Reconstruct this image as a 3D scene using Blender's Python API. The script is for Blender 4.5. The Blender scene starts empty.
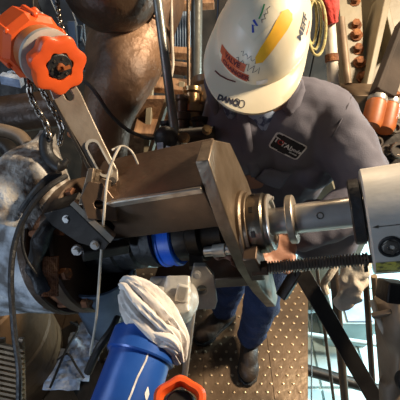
import bpy, bmesh, math, random
from mathutils import Vector as V, Matrix, noise
from mathutils.bvhtree import BVHTree
random.seed(7)
SC = bpy.context.scene
COL = SC.collection

# ------------------------------------------------------------------ camera, sky, lights, exposure
S2 = math.sqrt(.5)
CAM = V((0, 0, 2.0)); CR = V((1, 0, 0)); CF = V((0, S2, -S2)); CU = V((0, S2, S2)); FPX = 390.0
cam = bpy.data.cameras.new('camera'); cam.lens = 36 * FPX / 400; cam.sensor_width = 36; cam.clip_start = .02
camo = bpy.data.objects.new('camera', cam); COL.objects.link(camo)
camo.location = CAM; camo.rotation_euler = (math.radians(45), 0, 0); SC.camera = camo
SC.view_settings.view_transform = 'Standard'; SC.view_settings.look = 'None'
SC.view_settings.gamma = 1; SC.view_settings.use_curve_mapping = False
SC.view_settings.exposure = 0.62
world = bpy.data.worlds.new('world'); SC.world = world; world.use_nodes = True
wb = world.node_tree.nodes['Background']; wb.inputs[0].default_value = (.40, .50, .70, 1); wb.inputs[1].default_value = .045

def area(name, loc, target, size, power, color):
    l = bpy.data.lights.new(name, 'AREA'); l.shape = 'DISK'; l.size = size; l.energy = power; l.color = color
    o = bpy.data.objects.new(name, l); COL.objects.link(o); o.location = loc
    o.rotation_euler = (V(target) - V(loc)).to_track_quat('-Z', 'Y').to_euler()
    return o
area('work_light_high', (2.0, 1.15, 2.9), (.1, .75, 1.2), .35, 105, (1, .82, .60))
area('work_light_deck', (.1, 2.6, 2.4), (.05, .9, .3), .4, 13, (1, .76, .50))
area('cool_fill_left', (-1.9, .5, 2.5), (.1, .8, 1.4), .9, 7, (.62, .78, 1))  # added cool fill from the left, no known opening there
area('cool_fill_low', (-1.3, -.75, 1.35), (-.45, .7, .75), .6, 8, (.60, .76, 1))  # added low fill that brightens the foil, bucket and pipe fronts
area('lower_deck_fill', (2.9, 2.2, .3), (1.6, 1.9, -1.6), .8, 150, (.72, .95, 1))  # unseen lamp added to brighten the lower level

# ------------------------------------------------------------------ frames of reference
def W(px, py, d):      # a sighted direction and a measured distance -> a place
    return CAM + d * (CF + (px - 200) / FPX * CR + (200 - py) / FPX * CU)
def onz(px, py, z):
    r = CF + (px - 200) / FPX * CR + (200 - py) / FPX * CU
    return CAM + r * ((z - CAM.z) / r.z)
AX = (.925 * CR + .14 * CU - .355 * CF).normalized()            # the machine's spindle axis
AZ = (V((0, 0, 1)) - AX * AX.z).normalized(); AY = AZ.cross(AX)
MO = W(262, 223, .85)
def M(l, y, z): return MO + l * AX + y * AY + z * AZ

# ------------------------------------------------------------------ materials
MATS = {}
def mat(name, c1, c2=None, rough=.5, metal=0., scale=8., bump=0., bscale=None, stretch=(1, 1, 1), c3=None, sharp=(.35, .65), rvar=.15, detail=6):
    m = bpy.data.materials.new(name); m.use_nodes = True; nt = m.node_tree; n = nt.nodes; L = nt.links
    b = n['Principled BSDF']; b.inputs['Metallic'].default_value = metal; b.inputs['Roughness'].default_value = rough
    c2 = c2 or tuple(x * .6 for x in c1)
    tc = n.new('ShaderNodeTexCoord'); mp = n.new('ShaderNodeMapping'); mp.inputs['Scale'].default_value = stretch
    L.new(tc.outputs['Object'], mp.inputs[0])
    nz = n.new('ShaderNodeTexNoise'); nz.inputs['Scale'].default_value = scale; nz.inputs['Detail'].default_value = detail
    L.new(mp.outputs[0], nz.inputs['Vector'])
    r = n.new('ShaderNodeValToRGB'); r.color_ramp.elements[0].position = sharp[0]; r.color_ramp.elements[1].position = sharp[1]
    r.color_ramp.elements[0].color = (*c2, 1); r.color_ramp.elements[1].color = (*c1, 1)
    if c3:
        e = r.color_ramp.elements.new(min(.97, sharp[1] + .12)); e.color = (*c3, 1)
    L.new(nz.outputs['Fac'], r.inputs[0]); L.new(r.outputs[0], b.inputs['Base Color'])
    mr = n.new('ShaderNodeMapRange'); mr.inputs['To Min'].default_value = min(1, rough + rvar); mr.inputs['To Max'].default_value = max(.05, rough - rvar)
    L.new(nz.outputs['Fac'], mr.inputs['Value']); L.new(mr.outputs[0], b.inputs['Roughness'])
    if bump:
        n2 = n.new('ShaderNodeTexNoise'); n2.inputs['Scale'].default_value = bscale or scale * 3; n2.inputs['Detail'].default_value = 5
        L.new(mp.outputs[0], n2.inputs['Vector'])
        bp = n.new('ShaderNodeBump'); bp.inputs['Strength'].default_value = bump; bp.inputs['Distance'].default_value = .02
        L.new(n2.outputs['Fac'], bp.inputs['Height']); L.new(bp.outputs[0], b.inputs['Normal'])
    MATS[name] = m
    return m
mat('bright_steel', (.70, .66, .60), (.60, .55, .49), .30, .72, 20, rvar=.04)
mat('nut_steel', (.42, .36, .28), (.20, .16, .11), .3, 1, 18, .1)
mat('plate_steel', (.29, .22, .155), (.15, .105, .065), .42, .75, 14, .12, c3=(.35, .28, .21))
mat('pale_steel_lit_edge', (.46, .40, .32), (.30, .24, .18), .42, .7, 40)  # pale steel; on slab and bridge lip it paints the lit edge
mat('brown_steel', (.15, .095, .060), (.075, .046, .028), .42, .55, 9, .12, c3=(.20, .15, .11))
mat('dark_steel', (.045, .038, .032), (.018, .015, .013), .45, .5, 12, .1)
mat('black_rubber', (.018, .016, .015), (.008, .008, .008), .5, 0, 20, .2)
mat('screw_steel', (.36, .29, .23), (.20, .155, .12), .35, .9, 30)
mat('aluminium', (.66, .62, .55), (.54, .50, .43), .42, .25, 9, .04, stretch=(1, 3, 3))
mat('rust', (.30, .11, .035), (.12, .045, .02), .8, .1, 30, .4, c3=(.42, .18, .05))
mat('orange_paint', (.78, .105, .018), (.60, .065, .012), .38, 0, 10, .04, sharp=(.25, .5))
mat('dull_orange', (.42, .12, .028), (.26, .065, .016), .5, 0, 12, .05)
mat('grey_lever', (.36, .30, .235), (.23, .18, .135), .45, .5, 14, .08)
mat('pale_ring', (.50, .47, .41), (.33, .30, .25), .5, .3, 20)
mat('blue_paint', (.018, .085, .36), (.012, .05, .22), .33, .1, 9, .05, c3=(.03, .11, .42), sharp=(.3, .6))
mat('bright_blue', (.015, .15, .85), (.01, .10, .6), .4, 0, 10)
mat('steel_blue', (.11, .17, .25), (.06, .09, .14), .5, .2, 8, .1)
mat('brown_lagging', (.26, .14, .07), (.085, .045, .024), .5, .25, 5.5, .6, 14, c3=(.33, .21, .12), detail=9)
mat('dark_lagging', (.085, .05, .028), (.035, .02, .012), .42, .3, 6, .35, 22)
mat('drum_brown', (.16, .09, .04), (.06, .034, .016), .6, .2, 5, .3, 20)
mat('pipe_wrap', (.42, .44, .46), (.12, .11, .10), .6, 0, 15, .8, 26, c3=(.62, .62, .60), sharp=(.40, .54), detail=9)
mat('canvas', (.52, .48, .42), (.15, .11, .08), .8, 0, 18, .8, 34, c3=(.64, .62, .58), sharp=(.40, .55), detail=9)
mat('cloth', (.74, .68, .62), (.60, .53, .47), .9, 0, 26, .12, 260, sharp=(.3, .5))
mat('cast_grey', (.56, .54, .49), (.36, .33, .29), .45, .35, 14, .15)
mat('cord_white', (.66, .58, .46), None, .7, 0, 30)
mat('chain_steel', (.38, .33, .27), (.14, .11, .09), .3, .9, 30)
mat('coverall', (.145, .136, .165), (.105, .098, .122), .92, 0, 7, .12, 320, sharp=(.3, .7))
mat('denim', (.03, .055, .145), (.015, .027, .07), .9, 0, 9, .4, 150)
mat('boot_leather', (.05, .032, .02), (.02, .014, .01), .55, 0, 14, .2)
mat('skin', (.48, .25, .165), (.38, .18, .115), .5, 0, 9, .1, 90)
mat('hair', (.05, .03, .02), None, .6, 0, 40)
mat('helmet_shell', (.72, .62, .43), (.50, .43, .31), .38, 0, 5, .03, sharp=(.18, .48), c3=(.76, .67, .49), detail=9)
mat('sticker_orange', (.66, .13, .045), (.42, .09, .035), .5, 0, 40)
mat('sticker_yellow', (.88, .47, .02), (.78, .38, .015), .5, 0, 30)
mat('sticker_pale', (.75, .66, .48), (.70, .61, .43), .5, 0, 30)
mat('ink_dark', (.05, .045, .06), None, .6, 0, 30)
mat('ink_blue', (.03, .06, .40), None, .6, 0, 30)
mat('ink_green', (.03, .30, .10), None, .6, 0, 30)
mat('ink_red', (.62, .03, .03), None, .6, 0, 30)
mat('ink_maroon', (.16, .02, .02), None, .6, 0, 30)
mat('patch_black', (.018, .016, .02), None, .8, 0, 60)
mat('patch_white', (.80, .78, .76), None, .8, 0, 60)
mat('shirt_check', (.28, .34, .46), (.06, .08, .15), .9, 0, 60, sharp=(.45, .52))
mat('deck_plate', (.20, .128, .072), (.065, .04, .022), .40, .35, 3.2, .12, 30, c3=(.28, .20, .12), detail=10)
mat('deck_stud', (.52, .40, .25), (.30, .21, .12), .3, .6, 20)
mat('cream_paint', (.26, .215, .14), (.15, .12, .078), .5, 0, 4, .1, 20, c3=(.30, .25, .165), sharp=(.25, .55))
mat('wood', (.36, .20, .10), (.17, .085, .042), .6, 0, 5, .2, stretch=(8, 1, 8))
mat('grey_pole', (.25, .25, .22), (.15, .14, .12), .38, .6, 10, .1)
mat('brown_pole', (.19, .13, .08), (.09, .06, .038), .42, .5, 10, .1)
mat('brass', (.55, .36, .17), (.26, .15, .07), .3, .85, 16, .1)
mat('bronze', (.20, .125, .055), (.10, .06, .028), .6, .2, 14, .1)
mat('teal_concrete', (.52, .66, .66), (.36, .48, .49), .7, 0, 2.5, .2, c3=(.60, .72, .72))
mat('blue_grey_panel', (.30, .38, .48), (.17, .22, .30), .5, .2, 5, .1)
mat('dark_board', (.055, .036, .024), (.02, .014, .010), .9, 0, 5, .2)
mat('tan_cloth', (.80, .70, .57), (.60, .51, .40), .9, 0, 22, .15, 200)
mat('tan_paint', (.36, .26, .17), (.20, .14, .09), .55, .2, 8, .15)
mat('tape_yellow', (.50, .44, .06), (.10, .085, .02), .6, 0, 90, sharp=(.42, .55))
mat('foil_blue', (.66, .76, .92), (.20, .25, .34), .4, .1, 14, .6, 30)
mat('red_cloth', (.70, .07, .05), (.48, .04, .03), .8, 0, 20, .4)
mat('white_paint', (.74, .66, .54), (.55, .46, .36), .5, 0, 12, .1)
mat('rope_yellow', (.60, .50, .22), (.34, .27, .10), .8, 0, 50, .3)
mat('glass_dark', (.02, .02, .025), None, .15, 0, 20)

# ------------------------------------------------------------------ mesh helpers
def basis(n, up=None):
    n = n.normalized(); up = up or (V((0, 0, 1)) if abs(n.z) < .9 else V((1, 0, 0)))
    u = up.cross(n).normalized(); v = n.cross(u)
    return u, v
class MB:
    def __init__(s): s.v = []; s.f = []
    def add(s, vs, fs):
        o = len(s.v); s.v += [V(p) for p in vs]; s.f += [tuple(i + o for i in f) for f in fs]; return s
    def box(s, c, ax, sz):      # centre, three axes, three full sizes
        c = V(c); P = []
        for i in (-.5, .5):
            for j in (-.5, .5):
                for k in (-.5, .5): P.append(c + ax[0] * (i * sz[0]) + ax[1] * (j * sz[1]) + ax[2] * (k * sz[2]))
        return s.add(P, [(0, 1, 3, 2), (4, 6, 7, 5), (0, 4, 5, 1), (2, 3, 7, 6), (0, 2, 6, 4), (1, 5, 7, 3)])
    def bar(s, p0, p1, w, h, up=None):
        p0, p1 = V(p0), V(p1); d = (p1 - p0); u, v = basis(d, up)
        return s.box((p0 + p1) / 2, (d.normalized(), u, v), (d.length, w, h))
    def lathe(s, o, axis, prof, n=32, caps=True, lobe=None):
        o = V(o); axis = V(axis).normalized(); u, v = basis(axis); base = len(s.v)
        for t, r in prof:
            for k in range(n):
                a = 2 * math.pi * k / n; rr = r * (lobe(a, t) if lobe else 1)
                s.v.append(o + axis * t + (u * math.cos(a) + v * math.sin(a)) * rr)
        m = len(prof)
        for i in range(m - 1):
            for k in range(n):
                a = base + i * n + k; b = base + i * n + (k + 1) % n
                s.f.append((a, b, b + n, a + n))
        if caps:
            s.f.append(tuple(base + k for k in reversed(range(n)))); s.f.append(tuple(base + (m - 1) * n + k for k in range(n)))
        return s
    def cyl(s, p0, p1, r0, r1=None, n=24):
        p0, p1 = V(p0), V(p1); d = p1 - p0
        return s.lathe(p0, d, [(0, r0), (d.length, r0 if r1 is None else r1)], n)
    def tube(s, pts, r, n=10, ry=None):
        pts = [V(p) for p in pts]; m = len(pts); base = len(s.v); u = None
        for i, p in enumerate(pts):
            d = (pts[min(i + 1, m - 1)] - pts[max(i - 1, 0)]).normalized()
            if u is None: u, v = basis(d)
            else:
                u = (u - d * u.dot(d)).normalized(); v = d.cross(u)
            rr = r[i] if isinstance(r, (list, tuple)) else r
            for k in range(n):
                a = 2 * math.pi * k / n
                s.v.append(p + u * math.cos(a) * rr + v * math.sin(a) * rr)
        for i in range(m - 1):
            for k in range(n):
                a = base + i * n + k; b = base + i * n + (k + 1) % n
                s.f.append((a, b, b + n, a + n))
        s.f.append(tuple(base + k for k in reversed(range(n)))); s.f.append(tuple(base + (m - 1) * n + k for k in range(n)))
        return s
    def prism(s, poly, vec):
        n = len(poly); P = [V(p) for p in poly]; vec = V(vec)
        s.add(P + [p + vec for p in P], [tuple(reversed(range(n))), tuple(range(n, 2 * n))] + [(i, (i + 1) % n, n + (i + 1) % n, n + i) for i in range(n)])
        return s
    def ball(s, c, rx, ry=None, rz=None, ax=None, n=16, m=10):
        ry = ry or rx; rz = rz or rx; c = V(c); ax = ax or (V((1, 0, 0)), V((0, 1, 0)), V((0, 0, 1))); b = len(s.v)
        for i in range(m + 1):
            t = math.pi * i / m
            for k in range(n):
                a = 2 * math.pi * k / n
                s.v.append(c + ax[0] * (rx * math.sin(t) * math.cos(a)) + ax[1] * (ry * math.sin(t) * math.sin(a)) + ax[2] * (rz * math.cos(t)))
        for i in range(m):
            for k in range(n):
                a = b + i * n + k; e = b + i * n + (k + 1) % n
                s.f.append((a, a + n, e + n, e))
        return s
    def holed(s, o, u, v, outer, holes, th):     # a flat plate with holes, thickness along u x v
        bm = bmesh.new(); eds = []
        for loop in [outer] + holes:
            vs = [bm.verts.new((p[0], p[1], 0)) for p in loop]
            eds += [bm.edges.new((vs[i], vs[(i + 1) % len(vs)])) for i in range(len(vs))]
        bmesh.ops.triangle_fill(bm, use_beauty=True, edges=eds)
        bm.verts.index_update(); w = u.cross(v).normalized(); N = len(bm.verts)
        P = [V(o) + u * x.co.x + v * x.co.y for x in bm.verts]
        fs = []
        for f in bm.faces:
            ids = [x.index for x in f.verts]
            if f.normal.z < 0: ids.reverse()
            fs.append(tuple(i + N for i in ids)); fs.append(tuple(reversed(ids)))
        i0 = 0
        for li, loop in enumerate([outer] + holes):
            n = len(loop); ar = sum(loop[i][0] * loop[(i + 1) % n][1] - loop[(i + 1) % n][0] * loop[i][1] for i in range(n))
            for i in range(n):
                q = (i0 + i, i0 + (i + 1) % n, N + i0 + (i + 1) % n, N + i0 + i)
                if (ar < 0) == (li == 0): q = tuple(reversed(q))
                fs.append(q)
            i0 += n
        bm.free()
        return s.add(P + [p + w * th for p in P], fs)
    def build(s, name, material, parent=None, bevel=0, smooth=35, sub=0, solid=0, weld=False):
        org = V((0, 0, 0)) if parent is None else wloc(parent)
        me = bpy.data.meshes.new(name)
        if parent is None and s.v:
            org = sum(s.v, V((0, 0, 0))) / len(s.v); org.z = min(p.z for p in s.v)
        me.from_pydata([p - org for p in s.v], [], s.f); me.validate()
        bm = bmesh.new(); bm.from_mesh(me)
        bmesh.ops.recalc_face_normals(bm, faces=bm.faces[:]); bm.to_mesh(me); bm.free()
        me.polygons.foreach_set('use_smooth', [True] * len(me.polygons)); me.set_sharp_from_angle(angle=math.radians(smooth))
        me.materials.append(MATS[material])
        o = bpy.data.objects.new(name, me); COL.objects.link(o)
        if parent is None: o.location = org
        else: o.parent = parent
        if bevel:
            b = o.modifiers.new('b', 'BEVEL'); b.width = bevel; b.segments = 2; b.limit_method = 'ANGLE'; b.angle_limit = math.radians(50); b.harden_normals = False
        if solid:
            q = o.modifiers.new('s', 'SOLIDIFY'); q.thickness = solid; q.offset = -1
        if sub:
            q = o.modifiers.new('u', 'SUBSURF'); q.levels = sub; q.render_levels = sub
        return o
def wloc(o):
    p = V(o.location)
    while o.parent: o = o.parent; p += V(o.location)
    return p
def tag(o, label, cat, group=None, kind=None):
    o['label'] = label; o['category'] = cat
    if group: o['group'] = group
    if kind: o['kind'] = kind
    return o
def thing(name, loc, label, cat, group=None):
    o = bpy.data.objects.new(name, None); COL.objects.link(o); o.location = V(loc); o.empty_display_size = .05
    return tag(o, label, cat, group)
def circ(cx, cy, r, n=16): return [(cx + r * math.cos(2 * math.pi * k / n), cy + r * math.sin(2 * math.pi * k / n)) for k in range(n)]
def slot(cx, cy, l, r, n=8):
    P = [(cx + l / 2 + r * math.cos(-math.pi / 2 + math.pi * k / n), cy + r * math.sin(-math.pi / 2 + math.pi * k / n)) for k in range(n + 1)]
    return P + [(cx - l / 2 + r * math.cos(math.pi / 2 + math.pi * k / n), cy + r * math.sin(math.pi / 2 + math.pi * k / n)) for k in range(n + 1)]
def curve(pts, n=8):       # Catmull-Rom through points
    P = [V(p) for p in pts]; P = [2 * P[0] - P[1]] + P + [2 * P[-1] - P[-2]]; out = []
    for i in range(1, len(P) - 2):
        for k in range(n):
            t = k / n; a, b, c, d = P[i - 1:i + 3]
            out.append(.5 * (2 * b + (c - a) * t + (2 * a - 5 * b + 4 * c - d) * t * t + (3 * b - a - 3 * c + d) * t ** 3))
    return out + [P[-2]]
def hexbolt(parent, p, n, r, h, material='bright_steel', name='bolt'):
    m = MB(); m.cyl(V(p) - n * .004, V(p) + n * (h * .3), r * 1.45, n=12); m.cyl(V(p) + n * (h * .3), V(p) + n * h, r, r * .92, n=6)
    return m.build(name, material, parent, smooth=25)
def baked(o):
    dg = bpy.context.evaluated_depsgraph_get(); me = bpy.data.meshes.new_from_object(o.evaluated_get(dg))
    o.modifiers.clear(); o.data = me
    me.polygons.foreach_set('use_smooth', [True] * len(me.polygons))
    return o
def blob(mb, name, material, parent, voxel, iters=6, disp=0, dscale=.1, dtype='CLOUDS'):
    o = mb.build(name, material, parent)
    r = o.modifiers.new('r', 'REMESH'); r.mode = 'VOXEL'; r.voxel_size = voxel
    s = o.modifiers.new('s', 'SMOOTH'); s.iterations = iters; s.factor = .5
    if disp:
        t = bpy.data.textures.new(name + '_folds', dtype); t.noise_scale = dscale
        if hasattr(t, 'noise_depth'): t.noise_depth = 2
        d = o.modifiers.new('d', 'DISPLACE'); d.texture = t; d.strength = disp; d.mid_level = .5
        s = o.modifiers.new('s2', 'SMOOTH'); s.iterations = 2
    return baked(o)
def cap(m, p0, p1, r0, r1, k=6):     # tapered capsule
    p0, p1 = V(p0), V(p1)
    m.tube([p0 + (p1 - p0) * (i / k) for i in range(k + 1)], [r0 + (r1 - r0) * i / k for i in range(k + 1)], 16)
    m.ball(p0, r0); m.ball(p1, r1)
    return m
def bvh_of(o):
    off = wloc(o); me = o.data
    return BVHTree.FromPolygons([v.co + off for v in me.vertices], [tuple(p.vertices) for p in me.polygons])
def text_geo(s, size, bold=.0):
    c = bpy.data.curves.new('t', 'FONT'); c.body = s; c.size = size; c.align_x = 'CENTER'; c.align_y = 'CENTER'; c.offset = bold; c.resolution_u = 3
    o = bpy.data.objects.new('t', c); COL.objects.link(o); bpy.context.view_layer.update()
    me = bpy.data.meshes.new_from_object(o.evaluated_get(bpy.context.evaluated_depsgraph_get()))
    vs = [(v.co.x, v.co.y) for v in me.vertices]; fs = [tuple(p.vertices) for p in me.polygons]
    bpy.data.objects.remove(o); bpy.data.curves.remove(c); bpy.data.meshes.remove(me)
    return vs, fs
def gridpoly(w, h, nx=10, ny=6, shape=None):
    vs = []; fs = []
    for j in range(ny + 1):
        for i in range(nx + 1):
            x, y = (i / nx - .5) * w, (j / ny - .5) * h
            vs.append(shape(x, y) if shape else (x, y))
    for j in range(ny):
        for i in range(nx):
            a = j * (nx + 1) + i; fs.append((a, a + 1, a + nx + 2, a + nx + 1))
    return vs, fs
def stroke(pts, w):
    vs = []; fs = []; n = len(pts)
    for i, p in enumerate(pts):
        a = pts[max(0, i - 1)]; b = pts[min(n - 1, i + 1)]; dx, dy = b[0] - a[0], b[1] - a[1]; l = math.hypot(dx, dy) or 1
        vs += [(p[0] - dy / l * w / 2, p[1] + dx / l * w / 2), (p[0] + dy / l * w / 2, p[1] - dx / l * w / 2)]
    for i in range(n - 1): fs.append((2 * i, 2 * i + 1, 2 * i + 3, 2 * i + 2))
    return vs, fs
def decal(name, geo, tree, P, right, material, parent, off=.0012, shift=(0, 0), depth=.2, th=0):
    """Lay flat print on a real surface: P is the point on it, right the reading direction."""
    loc, nor, _, _ = tree.find_nearest(P); n = nor.normalized()
    e1 = (right - n * right.dot(n)).normalized(); e2 = n.cross(e1); m = MB(); vs = []
    for x, y in geo[0]:
        q = loc + e1 * (x + shift[0]) + e2 * (y + shift[1])
        h = tree.ray_cast(q + n * depth, -n, depth * 2)
        vs.append((h[0] + h[1] * off) if h[0] else q + n * off)
    m.add(vs, geo[1])
    return m.build(name, material, parent, smooth=60, solid=th)
def hit(tree, px, py):
    d = (W(px, py, 1) - CAM).normalized(); h = tree.ray_cast(CAM, d, 10); return h[0] if h[0] else W(px, py, 1)
RGT = CR
def imgdir(dx, dy): return (CR * dx - CU * dy).normalized()

# ================================================================== THE SETTING
g = MB(); g.box((.6, 2.2, -1.7), (V((1, 0, 0)), V((0, 1, 0)), V((0, 0, 1))), (9, 7, .2)); go = g.build('ground', 'teal_concrete'); go['kind'] = 'structure'
# back wall of upright boards
wl = bpy.data.objects.new('wall_back', None); COL.objects.link(wl); wl.location = (0, 3.5, -1.6); wl['kind'] = 'structure'
XYZ = (V((1, 0, 0)), V((0, 1, 0)), V((0, 0, 1)))
for i in range(26):
    MB().box((-3.9 + i * .3, 3.5 + random.uniform(-.008, .008), .6), XYZ, (.288, .04, 4.4)).build('board', 'dark_board', wl, bevel=.004)
wl2 = bpy.data.objects.new('wall_left', None); COL.objects.link(wl2); wl2.location = (-2.2, 1, -1.6); wl2['kind'] = 'structure'
for i in range(18):
    MB().box((-2.2 + random.uniform(-.008, .008), -1.0 + i * .3, .6), XYZ, (.04, .288, 4.4)).build('board', 'dark_board', wl2, bevel=.004)
# studded deck
EDGE = [(.43, .2), (.668, 1.41)]
def edge_x(y): return EDGE[0][0] + (EDGE[1][0] - EDGE[0][0]) * (y - EDGE[0][1]) / (EDGE[1][1] - EDGE[0][1])
fl = bpy.data.objects.new('floor', None); COL.objects.link(fl); fl.location = (0, .8, -.03); fl['kind'] = 'structure'
cuts = [-1.6, -.75, .02, .36]
for i in range(4):
    x0 = cuts[i]; xr = cuts[i + 1] - .003 if i < 3 else None
    pol = [(x0, .2), (xr if xr else edge_x(.2), .2), (xr if xr else edge_x(1.41), 1.41), (x0, 1.41)]
    MB().prism([(p[0], p[1], -.012) for p in pol], (0, 0, .012)).build('floor_plate', 'deck_plate', fl)
for x in (-1.2, -.75, .018, .36): MB().box((x, .8, -.06), XYZ, (.06, 1.2, .0955)).build('joist', 'brown_pole', fl)
MB().prism([(edge_x(.2) - .05, .2, -.10), (edge_x(.2), .2, -.10), (edge_x(1.41), 1.41, -.10), (edge_x(1.41) - .05, 1.41, -.10)], (0, 0, .087)).build('edge_angle', 'dark_steel', fl)
st = MB(); j = 0; y = .24
while y < 1.38:
    x = -.62 + (.027 if j % 2 else 0)
    while x < edge_x(y) - .02:
        px = x + random.uniform(-.003, .003); b = len(st.v)
        for (r, h) in ((.0085, -.001), (.0065, .004)):
            for k in range(7): st.v.append(V((px + r * math.cos(k * .8976), y + r * math.sin(k * .8976), h)))
        st.v.append(V((px, y, .006)))
        for k in range(7):
            st.f.append((b + k, b + (k + 1) % 7, b + 7 + (k + 1) % 7, b + 7 + k)); st.f.append((b + 7 + k, b + 7 + (k + 1) % 7, b + 14))
        x += .054
    y += .040; j += 1
so = st.build('stud', 'deck_stud', fl); so['kind'] = 'stuff'

# ================================================================== TAPPING MACHINE on the flange of the pipe
mc = thing('drilling_machine', M(0, 0, 0), 'steel spindle drilling machine with diamond shaped end plate bolted to the wrapped pipe', 'machine')
# end plate
OUT = [(-.045, .225), (.02, .222), (.105, .150), (.128, .02), (.12, -.10), (.075, -.21), (.02, -.325), (-.02, -.305), (-.06, -.17), (-.08, -.05), (-.075, .08), (-.06, .16)]
MB().holed(M(-.064, 0, 0), AY, AZ, OUT, [circ(0, 0, .045, 24)], .026).build('end_plate', 'plate_steel', mc, bevel=.002)
MB().lathe(M(-.039, 0, 0), AX, [(0, .078), (.008, .078), (.012, .072), (.020, .072)], 40).build('boss', 'plate_steel', mc, bevel=.001)
for y_, z_ in ((-.066, .004), (.06, -.16)): hexbolt(mc, M(-.038, y_, z_), AX, .0075, .010)
# collar (nut) with dark slots, and a retaining ring
o_ = MB().lathe(M(-.030, 0, 0), AX, [(0, .066), (.004, .0665), (.004, .0605), (.012, .0605), (.012, .0655), (.040, .0655), (.044, .062), (.050, .062), (.050, .040), (.006, .036)], 48).build('collar', 'nut_steel', mc, smooth=25)
for k in range(8):
    a = .3 + k * math.pi / 4; n_ = AY * math.cos(a) + AZ * math.sin(a); t_ = AX.cross(n_)
    MB().box(M(-.008, 0, 0) + n_ * .0650, (AX, t_, n_), (.008, .013, .004)).build('slot', 'dark_steel', o_)
MB().lathe(M(.019, 0, 0), AX, [(0, .060), (.004, .061), (.006, .056), (.006, .048), (-.004, .046)], 40).build('retaining_ring', 'bright_steel', mc, smooth=25)
for a in (.5, -1.1): hexbolt(mc, M(.024, 0, 0) + (AY * math.cos(a) + AZ * math.sin(a)) * .053, AX, .0045, .006)
# spindle, rings
sp = MB().lathe(M(-.04, 0, 0), AX, [(0, .029), (.115, .029), (.117, .0315), (.262, .0315)], 40).build('spindle', 'bright_steel', mc, smooth=25)
MB().lathe(M(.058, 0, 0), AX, [(0, .029), (0, .050), (.002, .052), (.013, .052), (.015, .050), (.015, .029)], 40, False).build('spindle_ring', 'pale_steel_lit_edge', mc, smooth=25)
nb = (CAM - M(.125, 0, 0)); nb = (nb - AX * nb.dot(AX)).normalized(); nb = (nb + AX.cross(nb) * -.02).normalized()
sk = MB().lathe(M(.125, 0, 0) + nb * .030, nb, [(0, .0075), (.0022, .0075), (.0022, .005), (-.001, .004)], 20).build('socket_screw', 'nut_steel', sp)
MB().lathe(M(.125, 0, 0) + nb * .0298, nb, [(0, .0042), (.0012, .0042)], 6).build('socket', 'dark_steel', sk)
MB().lathe(M(.182, 0, 0), AX, [(0, .030), (0, .060), (.003, .066), (.021, .066), (.024, .058), (.024, .03)], 40, False).build('seal_ring', 'black_rubber', mc, smooth=25)
# drive head
hd = MB().lathe(M(.208, -.005, -.026), AX, [(0, .05), (0, .101), (.003, .106), (.24, .106), (.243, .103), (.243, .05)], 72, True).build('drive_head', 'aluminium', mc, smooth=25)
hc = M(.208, -.005, -.026)
def on_head(px, py):
    # where the sight line first meets the head's cylinder
    r = (W(px, py, 1) - CAM); o = CAM - hc; r2 = r - AX * r.dot(AX); o2 = o - AX * o.dot(AX)
    A = r2.dot(r2); B = 2 * r2.dot(o2); C_ = o2.dot(o2) - .106 ** 2; D = B * B - 4 * A * C_
    t = (-B - math.sqrt(max(D, 0))) / (2 * A); p = CAM + r * t; q = p - hc; n = (q - AX * q.dot(AX)).normalized(); return p, n
p, n = on_head(391, 247)
bz = MB().lathe(p - n * .004, n, [(0, .021), (.005, .021), (.0065, .0195), (.0065, .016), (.002, .015)], 32).build('lock_screw', 'black_rubber', hd, smooth=25)
MB().lathe(p - n * .003, n, [(0, .0145), (.006, .0145), (.007, .012), (.007, .006), (.002, .006)], 6).build('lock_screw_hub', 'chain_steel', hd, smooth=25)
# scribed line with an arrow tip, and the yellow-black tape at the bottom
pa, na = on_head(376, 227)
def head_arc(l, a0, a1, off, nseg=12):     # points around the head at axial position l (from hc)
    return [hc + AX * l + (AY * math.cos(a0 + (a1 - a0) * k / nseg) + AZ * math.sin(a0 + (a1 - a0) * k / nseg)) * (.106 + off) for k in range(nseg + 1)]
la = (pa - hc).dot(AX); ang = math.atan2((pa - hc).dot(AZ), (pa - hc).dot(AY))
m = MB(); n_ = (AY * math.cos(ang) + AZ * math.sin(ang)); t_ = AX.cross(n_)
m.box(hc + AX * (la + .06) + n_ * .1063, (AX, t_, n_), (.12, .0012, .0008)); m.prism([hc + AX * (la - .006) + n_ * .106, hc + AX * (la + .004) + t_ * .003 + n_ * .106, hc + AX * (la + .004) - t_ * .003 + n_ * .106], n_ * .0008)
m.build('scribed_arrow', 'nut_steel', hd)
pt, nt_ = on_head(385, 262); a1 = math.atan2((pt - hc).dot(AZ), (pt - hc).dot(AY))
m = MB(); A0 = head_arc(.003, a1, a1 + .36, .0008); A1 = head_arc(.20, a1, a1 + .36, .0008)
m.add(A0 + A1, [(i, i + 1, 14 + i, 13 + i) for i in range(12)]); m.build('warning_tape', 'tape_yellow', hd)
# lettering on the tape: dark blocks of print too small to read
# lead screw
p0 = W(266, 268, .815); d_ = (W(369, 259, .765) - p0); Ls = d_.length; dn = d_.normalized(); prof = []; N = 34
for i in range(N):
    t = Ls * i / N; pw = Ls / N; prof += [(t, .0095), (t + pw * .2, .0135), (t + pw * .5, .0135), (t + pw * .7, .0095)]
ls = MB().lathe(p0, dn, prof, 20).build('lead_screw', 'screw_steel', mc, smooth=25)
MB().cyl(p0 + dn * (Ls - .012), p0 + dn * (Ls + .022), .0085, n=16).build('lead_screw_end', 'dark_steel', ls)
MB().box(p0 + dn * (Ls - .008) - AZ * .012, (dn, AY, AZ), (.008, .016, .04)).build('stop_clip', 'dark_steel', ls, bevel=.001)
MB().cyl(p0 - dn * .03, p0 + dn * .004, .017, n=6).build('lead_screw_nut', 'brown_steel', ls, bevel=.001)
MB().box(p0 - dn * .022 + AZ * .012 + AY * .012, (AX, AY, AZ), (.03, .05, .075)).build('screw_bracket', 'brown_steel', mc, bevel=.003)
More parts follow.
